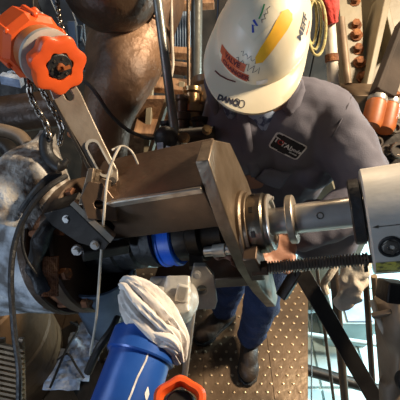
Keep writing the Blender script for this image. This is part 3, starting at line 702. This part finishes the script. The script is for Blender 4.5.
# boots
for an, fw in ((ANL, V((-.12, -1, 0)).normalized()), (ANR, V((-.75, -.66, 0)).normalized())):
    sd = V((0, 0, 1)).cross(fw); m = MB(); a0 = V((an.x, an.y, 0))
    cap(m, a0 + V((0, 0, .20)), a0 + V((0, 0, .08)), .052, .052); m.ball(a0 - fw * .02 + V((0, 0, .06)), .05, .055, .05, (sd, fw, V((0, 0, 1))))
    m.ball(a0 + fw * .12 + V((0, 0, .052)), .052, .075, .045, (sd, fw, V((0, 0, 1)))); m.ball(a0 + fw * .06 + V((0, 0, .07)), .046, .09, .055, (sd, fw, V((0, 0, 1))))
    bt = blob(m, 'boot', 'boot_leather', pr, .006, 4)
    so_ = [a0 + fw * f_ + sd * s_ + V((0, 0, .001)) for f_, s_ in [(-.075, -.03), (-.085, 0), (-.075, .03), (-.03, .042), (.05, .044), (.12, .054), (.17, .044), (.198, .015), (.198, -.015), (.17, -.044), (.12, -.054), (.05, -.044), (-.03, -.042)]]
    MB().prism(so_, (0, 0, .026)).build('sole', 'black_rubber', bt, bevel=.003)
    for k in range(4):
        c_ = a0 + fw * (.035 + .02 * k) + V((0, 0, .135 - .013 * k)); MB().bar(c_ - sd * .025, c_ + sd * .025, .006, .006).build('lace', 'cord_white' if False else 'black_rubber', bt)
# coverall jacket: trunk and sleeves in one surface
jk = MB()
jk.ball(V((.25, 1.05, 1.24)), .185, .150, .20); jk.ball(V((.32, 1.02, 1.12)), .13, .12, .15); jk.ball(V((.36, .96, 1.22)), .08, .09, .10); jk.ball(W(322, 232, 1.2), .12, .11, .09); jk.ball(V((.20, 1.03, 1.05)), .175, .145, .16); jk.ball(V((.19, 1.0, .95)), .165, .14, .08)
cap(jk, V((.20, 1.04, 1.38)), SHL + V((-.01, 0, 0)), .095, .088); cap(jk, V((.20, 1.04, 1.38)), SHR, .095, .088)
cap(jk, SHL, ELL, .088, .076); cap(jk, ELL, wl_ + (ELL - wl_).normalized() * -.005, .074, .052)
cap(jk, SHR, ELR, .088, .072); cap(jk, ELR, wr_ + (ELR - wr_).normalized() * .03, .070, .048)
jk.ball(V((.275, .955, 1.32)), .125, .085, .12); jk.ball(V((.16, .965, 1.28)), .10, .085, .12)
jacket = blob(jk, 'coverall_jacket', 'coverall', pr, .009, 8, .030, .085)
jt = bvh_of(jacket)
# collar and shirt
cm = rough_tube(curve([H(-.10, .02, -.10), H(-.06, .085, -.10), H(.02, .115, -.125), H(.08, .105, -.17), H(.12, .075, -.235)], 6), [.013, .017, .02, .021, .021, .022, .022, .023, .023, .024, .024, .025, .025, .026, .026, .026, .026, .024, .023, .022, .02, .018, .015, .012, .008], 14, .006, 20.)
cm.build('collar', 'coverall', pr, smooth=60)
cm = rough_tube(curve([H(-.10, -.02, -.10), H(-.05, -.085, -.10), H(.03, -.10, -.125), H(.08, -.085, -.17), H(.11, -.055, -.23)], 6), [.018] * 18 + [.016, .015, .014, .013, .012, .010, .008], 14, .006, 20.)
cm.build('collar', 'coverall', pr, smooth=60)
sm = MB(); sm.tube(curve([H(.02, .07, -.12), H(.06, .07, -.15), H(.10, .055, -.19), H(.115, .03, -.23)], 5), [.02] * 12 + [.017, .014, .012, .010], 12); sm.tube(curve([H(.03, -.06, -.12), H(.07, -.055, -.15), H(.10, -.03, -.19), H(.115, .0, -.23)], 5), .016, 12); cap(sm, H(.01, 0, -.13), V((.2, .96, 1.34)), .062, .06)
blob(sm, 'shirt', 'shirt_check', pr, .006, 3)
# name patch
pd_ = imgdir(.85, .53); pP = hit(jt, 287.5, 146)
def rrect(w, h, r, n=5):
    P = []
    for cx, cy, a0 in ((w / 2 - r, h / 2 - r, 0), (-w / 2 + r, h / 2 - r, 1), (-w / 2 + r, -h / 2 + r, 2), (w / 2 - r, -h / 2 + r, 3)):
        for k in range(n + 1): a = (a0 + k / n) * math.pi / 2; P.append((cx + r * math.cos(a), cy + r * math.sin(a)))
    return P
PW, PH = .090, .054
pat = decal('name_patch', gridpoly(PW, PH, 14, 8), jt, pP, pd_, 'patch_black', pr, .003)
pt_ = jt
rr_ = rrect(PW, PH, .008); rr_ = rr_ + rr_[:2]
decal('patch_border', stroke(rr_, .0046), jt, pP, pd_, 'patch_white', pat, .0042)
for s_, size, x_, y_, mm in (('T', .025, -.036, .003, 'patch_white'), ('O', .024, -.0225, .002, 'ink_red'), ('TAL', .021, -.0015, .000, 'patch_white'), ('ynde', .0150, .0275, .001, 'patch_white'), ('services', .0075, .025, -.012, 'patch_white')):
    decal('lettering', text_geo(s_, size, .0006), jt, pP, pd_, mm, pat, .0045, (x_, y_))
# chest pocket with an open dark mouth
q = hit(jt, 272, 176)
pk = decal('chest_pocket', gridpoly(.085, .075, 10, 8), jt, q, imgdir(.9, .44), 'coverall', pr, .006, th=.004)
decal('pocket_mouth', gridpoly(.05, .022, 10, 6, lambda x, y: (x, y * (1 - (x / .027) ** 2))), jt, q, imgdir(.9, .44), 'black_rubber', pk, .0075, (-.008, .005))
lp = [(-.055, -.012), (-.02, -.026), (.03, -.026), (.06, -.004), (.045, .016), (0, .022), (-.04, .014)]
m2 = bmesh.new(); m2.faces.new([m2.verts.new((a, b, 0)) for a, b in lp]); bmesh.ops.triangulate(m2, faces=m2.faces[:]); bmesh.ops.subdivide_edges(m2, edges=m2.edges[:], cuts=2, use_grid_fill=True); m2.verts.index_update()
decal('lapel', ([(v.co.x, v.co.y) for v in m2.verts], [tuple(v.index for v in f.verts) for f in m2.faces]), jt, hit(jt, 293, 99), imgdir(.35, -1), 'coverall', pr, .012, th=.008); m2.free()
decal('placket', stroke([(-.12, 0), (-.06, .002), (0, 0), (.06, .002), (.12, 0)], .03), jt, hit(jt, 248, 150), imgdir(.15, 1), 'coverall', pr, .005, th=.003)
decal('shoulder_seam', stroke([(-.06, .004), (-.02, 0), (.03, .002), (.07, .006)], .004), jt, hit(jt, 345, 112), imgdir(-.55, 1), 'coverall', pr, .004, th=.003)
# hard hat
hm = MB(); NP, NT = 72, 18; base = 0
for i in range(NT + 1):
    t = (math.pi / 2) * i / NT
    for k in range(NP):
        a = 2 * math.pi * k / NP; ca2, sa2 = math.cos(a), math.sin(a)
        bulge = 1 + .02 * math.exp(-((sa2 * math.sin(t)) / .16) ** 2) * math.cos(t)
        hm.v.append(H(.146 * math.sin(t) * ca2, .106 * math.sin(t) * sa2, .132 * math.cos(t) * bulge - .0))
def brim(a): return .009 + .056 * max(0, math.cos(a)) ** 1.6 + .004 * max(0, -math.cos(a))
for j_, (fr, dz) in enumerate(((.25, -.004), (.6, -.008), (1, -.015), (1.02, -.021))):
    for k in range(NP):
        a = 2 * math.pi * k / NP; b = brim(a) * fr; hm.v.append(H((.146 + b) * math.cos(a), (.106 + b) * math.sin(a), dz))
for i in range(NT + 4):
    for k in range(NP):
        a = i * NP + k; b = i * NP + (k + 1) % NP; hm.f.append((a, a + NP, b + NP, b))
hat = hm.build('hard_hat', 'helmet_shell', pr, smooth=60, solid=.003)
ht = BVHTree.FromPolygons([v.co + wloc(pr) for v in hat.data.vertices], [tuple(p_.vertices) for p_ in hat.data.polygons])
MB().tube([H(.130 * math.cos(2 * math.pi * k / 40), .095 * math.sin(2 * math.pi * k / 40), -.012) for k in range(41)], .008, 8).build('headband', 'black_rubber', hat)
def hdecal(name, geo, px, py, dirv, material, off=.0008, shift=(0, 0), par=None):
    return decal(name, geo, ht, hit(ht, px, py), dirv, material, par or hat, off, shift, .06)
u1 = imgdir(.97, .25)
for (x_, y_, txt) in ((230, 59, 'VALVE'), (232, 69.5, 'CHANGER')):
    s_ = hdecal('orange_sticker', gridpoly(.084, .021, 12, 4), x_, y_, u1, 'sticker_orange', .0008); 
    hdecal('lettering', text_geo(txt, .0165, .0009), x_, y_, u1, 'ink_maroon', .0014, (.006, 0), s_)
hdecal('marker_line', stroke([(-.035, .012), (-.02, .002), (0, -.004), (.02, -.006)], .0035), 228, 78, u1, 'ink_maroon', .001)
hdecal('brim_lettering', text_geo('DANO', .017, .0012), 228, 100.5, imgdir(.93, .36), 'ink_dark')
for dx in (.016, .028): hdecal('marker_loop', stroke([(dx + .007 * math.cos(k * .45), .001 + .009 * math.sin(k * .45)) for k in range(15)], .002), 230, 101, imgdir(.93, .3), 'ink_dark')
ys = [(-.066, -.002), (-.056, -.012), (-.035, -.013), (-.005, -.014), (.025, -.017), (.048, -.017), (.058, -.010), (.060, .004), (.048, .014), (.025, .015), (.0, .013), (-.035, .012), (-.056, .008)]
m2 = bmesh.new(); vv = [m2.verts.new((a, b, 0)) for a, b in ys]; m2.faces.new(vv); bmesh.ops.triangulate(m2, faces=m2.faces[:]); bmesh.ops.subdivide_edges(m2, edges=m2.edges[:], cuts=3, use_grid_fill=True); m2.verts.index_update()
geo = ([(v.co.x, v.co.y) for v in m2.verts], [tuple(v.index for v in f.verts) for f in m2.faces]); m2.free()
hdecal('yellow_sticker', geo, 275, 36, imgdir(.52, -1), 'sticker_yellow', .0012)
hdecal('pale_sticker', gridpoly(.075, .055, 8, 6), 258, 18, imgdir(.8, -.62), 'sticker_pale', .0008)
hdecal('blue_tick', stroke([(-.016, -.008), (-.006, .004), (-.001, -.005), (.002, .010)], .005), 256, 24, imgdir(.75, -.66), 'ink_blue', .0014)
hdecal('green_tick', stroke([(0, 0), (.010, .008), (.022, .022)], .0035), 259, 19, imgdir(.9, -.4), 'ink_green', .0014)
hdecal('script_marks', stroke([(-.02, 0), (-.015, .004), (-.01, -.002), (-.004, .005), (.002, -.001), (.008, .005), (.016, .002)], .0015), 267, 14, imgdir(.5, -.86), 'ink_dark', .0014)
hdecal('side_lettering', text_geo('MEFF', .026, .0009), 303, 27, imgdir(.18, -1), 'ink_dark')
hdecal('side_small_lettering', text_geo('SERVICES', .008, .0005), 308, 28, imgdir(.18, -1), 'ink_red')
hdecal('signature', stroke([(-.03 + .004 * k, .008 * math.sin(k * 1.9) + .003 * math.sin(k * 4.1)) for k in range(16)], .0014), 247, 66, imgdir(.75, .5), 'ink_dark')
hdecal('signature', stroke([(-.024 + .004 * k, .006 * math.sin(k * 2.3)) for k in range(13)], .0013), 250, 58, imgdir(.75, .5), 'ink_dark')
hdecal('tape_scrap', gridpoly(.026, .014, 4, 3), 262, 82, imgdir(.86, -.5), 'patch_white', .001)

# ================================================================== BACKGROUND UPPER MIDDLE
def pole(name, p0, p1, r, material, label, cat='pole', group=None):
    p0, p1 = V(p0), V(p1)
    d = p1 - p0; t = (-1.6 - p0.z) / d.z if d.z < -1e-4 else 1
    return tag(MB().cyl(p0 + d * t, p0, r, n=16).build(name, material), label, cat, group)
tag(MB().cyl(W(156, -12, 1.10), W(178, 158, 1.13), .0135, n=16).build('conduit', 'grey_pole'), 'grey steel conduit running down in front of the brown pipe bend', 'pole')
pole('scaffold_pole', W(197, -20, 1.75), W(196, 118, 1.95), .026, 'grey_pole', 'thick upright scaffold pole left of the hard hat')
tag(MB().cyl(W(188, -20, 1.72), W(189, 110, 1.75), .008, n=12).build('thin_rod', 'brown_pole'), 'thin dark upright rod beside the thick scaffold pole', 'rod')
tag(MB().tube(curve([W(171, -10, 1.3), W(172, 40, 1.3), W(173, 66, 1.3), W(170, 84, 1.3), W(172, 110, 1.3)], 5), .005, 8).build('pale_hose', 'cord_white'), 'pale narrow hose hanging just right of the grey conduit', 'hose')
st_ = thing('timber_staging', (0, 2.0, .5), 'brown timber staging boards behind the grey conduit', 'staging')
for (a, b, w, h) in (((160, 52, 2.0), (192, 54, 2.0), .07, .04), ((160, 66, 1.95), (192, 70, 1.95), .05, .05), ((152, 84, 1.9), (194, 88, 1.9), .11, .03), ((140, 104, 1.85), (190, 108, 1.85), .12, .03), ((135, 128, 1.8), (186, 130, 1.8), .12, .03), ((180, 6, 2.1), (214, 4, 2.1), .06, .04)):
    MB().bar(W(*a), W(*b), w, h).build('plank', 'wood', st_, bevel=.004)
for (a, b) in (((182, 82, 1.88), (176, 200, 1.95)), ((152, 62, 1.78), (144, 200, 1.85))):
    MB().bar(W(*a), W(*b), .028, .028).build('upright', 'cream_paint', st_, bevel=.003)
MB().box(W(170, 150, 1.98), XYZ, (.5, .03, .6)).build('backing_board', 'wood', st_)
# tan diagonal batten
tag(MB().bar(W(170, 92, 1.40), W(148, 160, 1.36), .014, .02).build('tan_batten', 'cream_paint'), 'narrow tan batten slanting down behind the grey conduit', 'batten')
bp = thing('corrugated_sheet', W(180, 30, 2.3), 'grey blue corrugated sheet behind the thin dark rod', 'sheet')
m = MB(); vs = []; fs = []
for i in range(41):
    x = i / 40; off = .012 * math.sin(i * 1.57)
    for k, py in enumerate((-20, 52)): vs.append(W(164 + 26 * x, py, 2.25) - CF * off)
for i in range(40): fs.append((2 * i, 2 * i + 1, 2 * i + 3, 2 * i + 2))
m.add(vs, fs).build('sheet', 'blue_grey_panel', bp, solid=.004)
# valve cluster
vc = thing('fitting_cluster', W(190, 150, 1.3), 'cluster of dark and brass pipe fittings behind the bridge bar', 'fitting')
def fit(px, py0, py1, d, r, material, name='fitting'):
    a, b = W(px, py1, d), W(px, py0, d); ax = b - a; L_ = ax.length
    return MB().lathe(a, ax, [(0, r * .8), (L_ * .1, r), (L_ * .35, r), (L_ * .38, r * 1.25), (L_ * .55, r * 1.25), (L_ * .58, r * .8), (L_ * .85, r * .8), (L_ * .9, r), (L_, r)], 20).build(name, material, vc, smooth=30)
fit(192, 88, 128, 1.25, .030, 'brass'); fit(182, 96, 135, 1.22, .022, 'brown_steel'); fit(206, 78, 140, 1.30, .045, 'brown_pole'); fit(214, 95, 140, 1.22, .022, 'dark_steel')
fit(176, 100, 140, 1.26, .018, 'brass'); fit(200, 118, 150, 1.18, .028, 'dark_steel'); fit(168, 122, 152, 1.15, .024, 'black_rubber')
MB().cyl(W(165, 138, 1.15), W(215, 134, 1.15), .024, n=20).build('manifold', 'dark_steel', vc)
MB().ball(W(166, 138, 1.1), .034, .03, .036).build('valve_ball', 'black_rubber', vc)
hexbolt(vc, W(184, 138, 1.12), -CF, .012, .02, 'brass'); hexbolt(vc, W(207, 130, 1.12), -CF, .010, .02, 'brass')
for i_, (a, b) in enumerate((((160, 143), (161, 160)), ((169, 147), (164, 161)))):
    tag(MB().bar(W(*a, 1.04), W(*b, 1.02), .016, .006, CF).build('paper_tag', 'foil_blue'), ('left' if i_ == 0 else 'right') + ' one of two small blue white tags hanging on the black valve', 'tag')
tag(MB().box(W(133, 167, .98), ((CR), (CU * .7 + CF * .7), (CF * .7 - CU * .7)), (.03, .02, .006)).build('plastic_scrap', 'foil_blue'), 'small pale blue plastic scrap on the back of the bridge bar', 'scrap')
# upper left: frames coloured blue grey for sky reflections, and dark machinery
fr = thing('steel_bracing', W(60, 20, 1.5), 'steel frame in the blue grey of sky reflections behind the orange hoist', 'frame')
for (a, b, w) in (((40, -10, 1.5), (62, 40, 1.45), .05), ((58, -10, 1.55), (84, 60, 1.5), .05), ((62, 32, 1.5), (82, 34, 1.5), .06), ((72, 22, 1.45), (74, 52, 1.45), .03)):
    MB().bar(W(*a), W(*b), w, .02, CF).build('member', 'blue_grey_panel', fr, bevel=.003)
MB().prism([W(45, -10, 1.6), W(80, -10, 1.6), W(88, 70, 1.6), W(60, 70, 1.6)], CF * .02).build('panel', 'blue_grey_panel', fr)
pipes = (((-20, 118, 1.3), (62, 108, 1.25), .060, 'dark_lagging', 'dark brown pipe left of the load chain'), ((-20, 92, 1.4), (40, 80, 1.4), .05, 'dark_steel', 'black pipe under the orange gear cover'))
for a, b, r, mt, lb in pipes: tag(MB().cyl(W(*a), W(*b), r, n=24).build('pipe', mt), lb, 'pipe')
hs = curve([W(-10, 128, 1.10), W(10, 132, 1.08), W(22, 138, 1.07), W(28, 150, 1.06), W(22, 165, 1.06)], 6)
tag(MB().tube(hs, .018, 12).build('tan_hose', 'tan_paint'), 'tan hose curving below the dark brown pipe at the left edge', 'hose')
hs = curve([W(-12, 150, 1.05), W(4, 146, 1.04), W(14, 158, 1.03), W(14, 176, 1.02), W(4, 186, 1.02)], 6)
tag(MB().tube(hs, .022, 12).build('dark_coil', 'dark_steel'), 'dark coiled hose above the wrapped pipe at the left edge', 'hose')
tag(MB().tube(curve([W(22, 212, .86), W(28, 203, .86), W(38, 190, .86), W(50, 178, .87), W(62, 176, .88)], 6), .010, 10).build('black_strap', 'black_rubber'), 'black strap across the foot of the canvas cover', 'strap')
db = thing('dark_bracket', W(10, 60, 1.25), 'dark steel bracket behind the orange gear cover', 'bracket')
MB().box(W(0, 40, 1.35), (CR, CU, CF), (.25, .5, .04)).build('plate', 'dark_steel', db, bevel=.004)
MB().bar(W(2, 78, 1.25), W(22, 82, 1.25), .025, .03).build('foil_strip', 'foil_blue', db)
for x_, y_ in ((4, 20), (12, 76)): hexbolt(db, W(x_, y_, 1.32), -CF, .012, .02)

# ================================================================== UPPER RIGHT: cream girder
gd = thing('cream_girder', (1.1, 2.0, -1.6), 'tall cream painted steel girder with a row of rusty bolts', 'girder')
def quad(name, pts, d, th, material='cream_paint', par=gd):
    return MB().prism([W(p[0], p[1], p[2] if len(p) > 2 else d) for p in pts], CF * th).build(name, material, par, bevel=.004)
quad('web', [(352, -30), (430, -30), (430, 130), (362, 130)], 1.95, .03)
quad('flange_strip', [(336, -30, 1.85), (360, -30, 1.85), (366, 92, 1.80), (346, 92, 1.80)], 1.83, .03)
quad('edge_strip', [(326, -30, 1.90), (338, -30, 1.88), (350, 92, 1.84), (338, 92, 1.86)], 1.9, .03)
quad('stiffener', [(391, -30, 1.80), (398, -30, 1.80), (372, 85, 1.72), (366, 85, 1.72)], 1.8, .22)
quad('stiffener', [(381, -10, 1.84), (386, -10, 1.84), (400, 50, 1.84), (394, 50, 1.84)], 1.8, .11)
MB().box((1.15, 2.15, -.75), XYZ, (.4, .3, 1.7)).build('footing', 'cream_paint', gd)
nb2 = (-CF * .95 + CU * .2 - CR * .15).normalized()
for (x_, y_, d_) in ((354, 2, 1.845), (355, 26, 1.835), (356, 36, 1.825), (357, 50, 1.825), (359, 63, 1.815), (362, 78, 1.81)): hexbolt(gd, W(x_, y_, d_), nb2, .020, .032, 'rust')
bm_ = thing('dark_bar', W(388, 60, 1.45), 'dark brown channel bar slanting across the cream girder at the right edge', 'bar')
MB().bar(W(408, 26, 1.5), W(383, 96, 1.42), .072, .05, CF).build('web', 'dark_board', bm_, bevel=.004)
MB().bar(W(401, 22, 1.47), W(374, 92, 1.39), .014, .06, CF).build('flange', 'dark_board', bm_, bevel=.003)
lg = thing('ledge', W(375, 100, 1.6), 'brown steel ledge below the cream girder', 'ledge')
MB().box(W(362, 99, 1.70), (CR, (CU * .6 + CF * .8), (CU * .8 - CF * .6)), (.20, .14, .09)).build('shelf', 'brown_pole', lg, bevel=.004)
MB().box(W(385, 98, 1.60), (CR, (CU * .6 + CF * .8), (CU * .8 - CF * .6)), (.07, .1, .08)).build('bracket', 'rust', lg, bevel=.004)
for i_, (a, b) in enumerate((((378, 97, 1.42), (372, 122, 1.39)), ((391, 100, 1.44), (385, 126, 1.41)))):
    t = thing('orange_flask', W(*b), ('orange cylinder with a chrome cap nearer to the worker' if i_ == 0 else 'orange cylinder with a chrome cap nearer to the right edge'), 'cylinder')
    p0, p1 = W(*b), W(*a); ax = p1 - p0; L_ = ax.length
    MB().lathe(p0, ax, [(-.02, .03), (0, .036), (L_ * .72, .036), (L_ * .8, .030)], 28).build('flask_body', 'dull_orange', t, smooth=30)
    MB().lathe(p0 + ax * .78, ax, [(0, .033), (.006, .035), (.02, .034), (.026, .026), (.03, .016), (.024, .014)], 24).build('chrome_cap', 'bright_steel', t, smooth=30)
rd = thing('fitting_rack', W(390, 165, 1.3), 'dark rack of round fittings behind the drive head', 'rack')
MB().box(W(398, 160, 1.46), (CR, CU, CF), (.24, .3, .05)).build('rack_plate', 'dark_steel', rd)
for (x_, y_, d_, r) in ((399, 150, 1.38, .030), (386, 150, 1.40, .022), (378, 142, 1.40, .02), (396, 128, 1.40, .02)):
    MB().lathe(W(x_, y_, d_), -CF, [(-.05, r), (0, r), (.004, r * .9), (.004, r * .6), (-.004, r * .5)], 24).build('round_fitting', 'chain_steel', rd)
wp = thing('white_post', W(328, 70, 1.6), 'white painted post with a red cloth around its top', 'post')
MB().cyl(W(327, -20, 1.62), W(334, 92, 1.66), .024, n=20).build('post_body', 'white_paint', wp)
MB().lathe(W(332, 62, 1.645), W(327, -20, 1.62) - W(332, 62, 1.645), [(0, .028), (.03, .028)], 20).build('rusty_clamp', 'rust', wp)
rag([W(325, -15, 1.60), W(328, 0, 1.60), W(330, 12, 1.60), W(332, 24, 1.61)], [.040, .042, .034, .024], 6, 2, .15, 3., 48).build('red_cloth', 'red_cloth', wp, smooth=60)
for i_ in range(3):
    pts = [W(317 + (9 - 2 * i_) * math.sin(a) - i_ * 2.5, 27 - 3 * i_ + (30 - 3 * i_) * -math.cos(a) * .95, 1.50 + .015 * i_) for a in [2 * math.pi * k / 14 for k in range(15)]]
    tag(MB().tube(curve(pts, 3), .0055, 8).build('rope_coil', 'rope_yellow'), ('outer', 'middle', 'inner')[i_] + ' loop of yellow rope hanging between hard hat and white post', 'rope', None)
tag(MB().cyl(W(341, 18, 1.75), W(348, 84, 1.72), .016, n=14).build('tan_pipe', 'tan_paint'), 'narrow tan pipe between white post and cream girder', 'pipe')

# ================================================================== LOWER RIGHT
def gpole(a, b, r, m_, lab):
    return pole('scaffold_pole', W(*a), W(*b), r, m_, lab)
gpole((333, 258, 1.34), (345, 402, 1.62), .0165, 'brown_pole', 'thick brown scaffold pole crossing behind the diagonal leg')
gpole((316, 262, 1.42), (334, 402, 1.80), .007, 'brown_pole', 'thin dark pole left of the thick brown scaffold pole')
gpole((365, 268, 1.10), (374, 405, 1.32), .009, 'brown_pole', 'slim brown pole right of the diagonal leg')
gpole((374, 276, 1.12), (384, 405, 1.34), .009, 'tan_paint', 'slim tan pole beside the tan pump body')
tag(MB().cyl(onz(311.5, 290, -.6), onz(311.5, 405, -.2), .004, n=8).build('hanging_wire', 'dark_steel'), 'thin dark wire hanging beside the deck edge', 'wire')
for i_, (a, b, r, lb) in enumerate((((300, 368), (385, 392), .045, 'dark cross pipe on the lower level nearest the bottom edge'), ((300, 333), (380, 345), .02, 'pale blue rail across the lower level'))):
    p0, p1 = onz(*a, -1.2), onz(*b, -1.2); tag(MB().cyl(p0, p1, r, n=16).build('cross_pipe', 'dark_steel' if i_ == 0 else 'teal_concrete'), lb, 'pipe')
    m = MB()
cpn = thing('lower_cabinet', onz(345, 310, -1.6), 'pale teal cabinet on the lower level under the spindle', 'cabinet')
c_ = onz(346, 318, -1.35)
MB().box(c_, XYZ, (.40, .35, .45)).build('cabinet_body', 'teal_concrete', cpn, bevel=.01)
MB().box(c_ + V((.02, -.05, .23)), XYZ, (.22, .22, .02)).build('lid', 'blue_grey_panel', cpn, bevel=.004)
pn = thing('floor_panels', onz(330, 370, -1.6), 'pale blue panels laid on the lower floor', 'panel')
for i in range(4):
    for j in range(4): MB().box(V((.85 + i * .42, 1.0 + j * .5, -1.585)), XYZ, (.40, .48, .03)).build('panel', 'teal_concrete', pn, bevel=.004)
# tan cloth
cl_ = thing('tan_rag', W(355, 290, .98), 'crumpled tan rag hanging below the lead screw', 'rag')
m = MB(); m.ball(W(353, 280, .98), .035, .03, .06, (imgdir(1, .25), CF, imgdir(.3, -1)), 40, 28); m.ball(W(345, 296, .985), .022, .02, .03, (CR, CF, CU), 30, 20); m.ball(W(360, 268, .98), .024, .02, .024, None, 30, 20)
m.v = [p + V((noise.noise(p * 38), noise.noise(p * 38 + V((5, 1, 2))), noise.noise(p * 38 + V((1, 8, 3))))) * .016 for p in m.v]
m.build('rag_cloth', 'tan_cloth', cl_, smooth=60)
tag(MB().tube(curve([W(337, 264, 1.05), W(329, 276, 1.05), W(324, 284, 1.06), W(327, 294, 1.06)], 5), .010, 10).build('tan_strap', 'tan_cloth'), 'thin tan strap left of the crumpled rag', 'strap')
# pump body at the right edge
pu = thing('pump_body', W(395, 350, .85), 'tan painted pump body with a black knob at the lower right edge', 'pump')
m = MB(); m.box(W(396, 330, .92), (CR, CU, CF), (.05, .22, .10)); m.ball(W(397, 325, .90), .036, .05, .07, (CR, CF, CU)); m.cyl(W(392, 380, .92), W(394, 420, .92), .03); m.box(W(390, 306, .93), (CR, CU, CF), (.055, .03, .08))
blob(m, 'pump_casing', 'tan_paint', pu, .006, 5, .008, .05)
MB().box(W(393, 291, .86), ((CR * .97 - CU * .1).normalized(), (CU * .97 + CR * .1).normalized(), CF), (.05, .045, .06)).build('motor_plate', 'dark_steel', pu, bevel=.004)
MB().bar(W(372, 316, .90), W(392, 312, .88), .012, .012).build('lever_arm', 'tan_paint', pu, bevel=.002)
kb = MB().lathe(W(399, 374, .885), -CF, [(-.03, .012), (0, .012), (.02, .014), (.022, .022), (.034, .026), (.044, .024), (.048, .014)], 28).build('knob', 'black_rubber', pu, smooth=30)
MB().tube(curve([W(372, 300, .93), W(378, 318, .91), W(386, 334, .90), W(396, 340, .90), W(404, 338, .90)], 6), .007, 10).build('grease_hose', 'cord_white', pu)
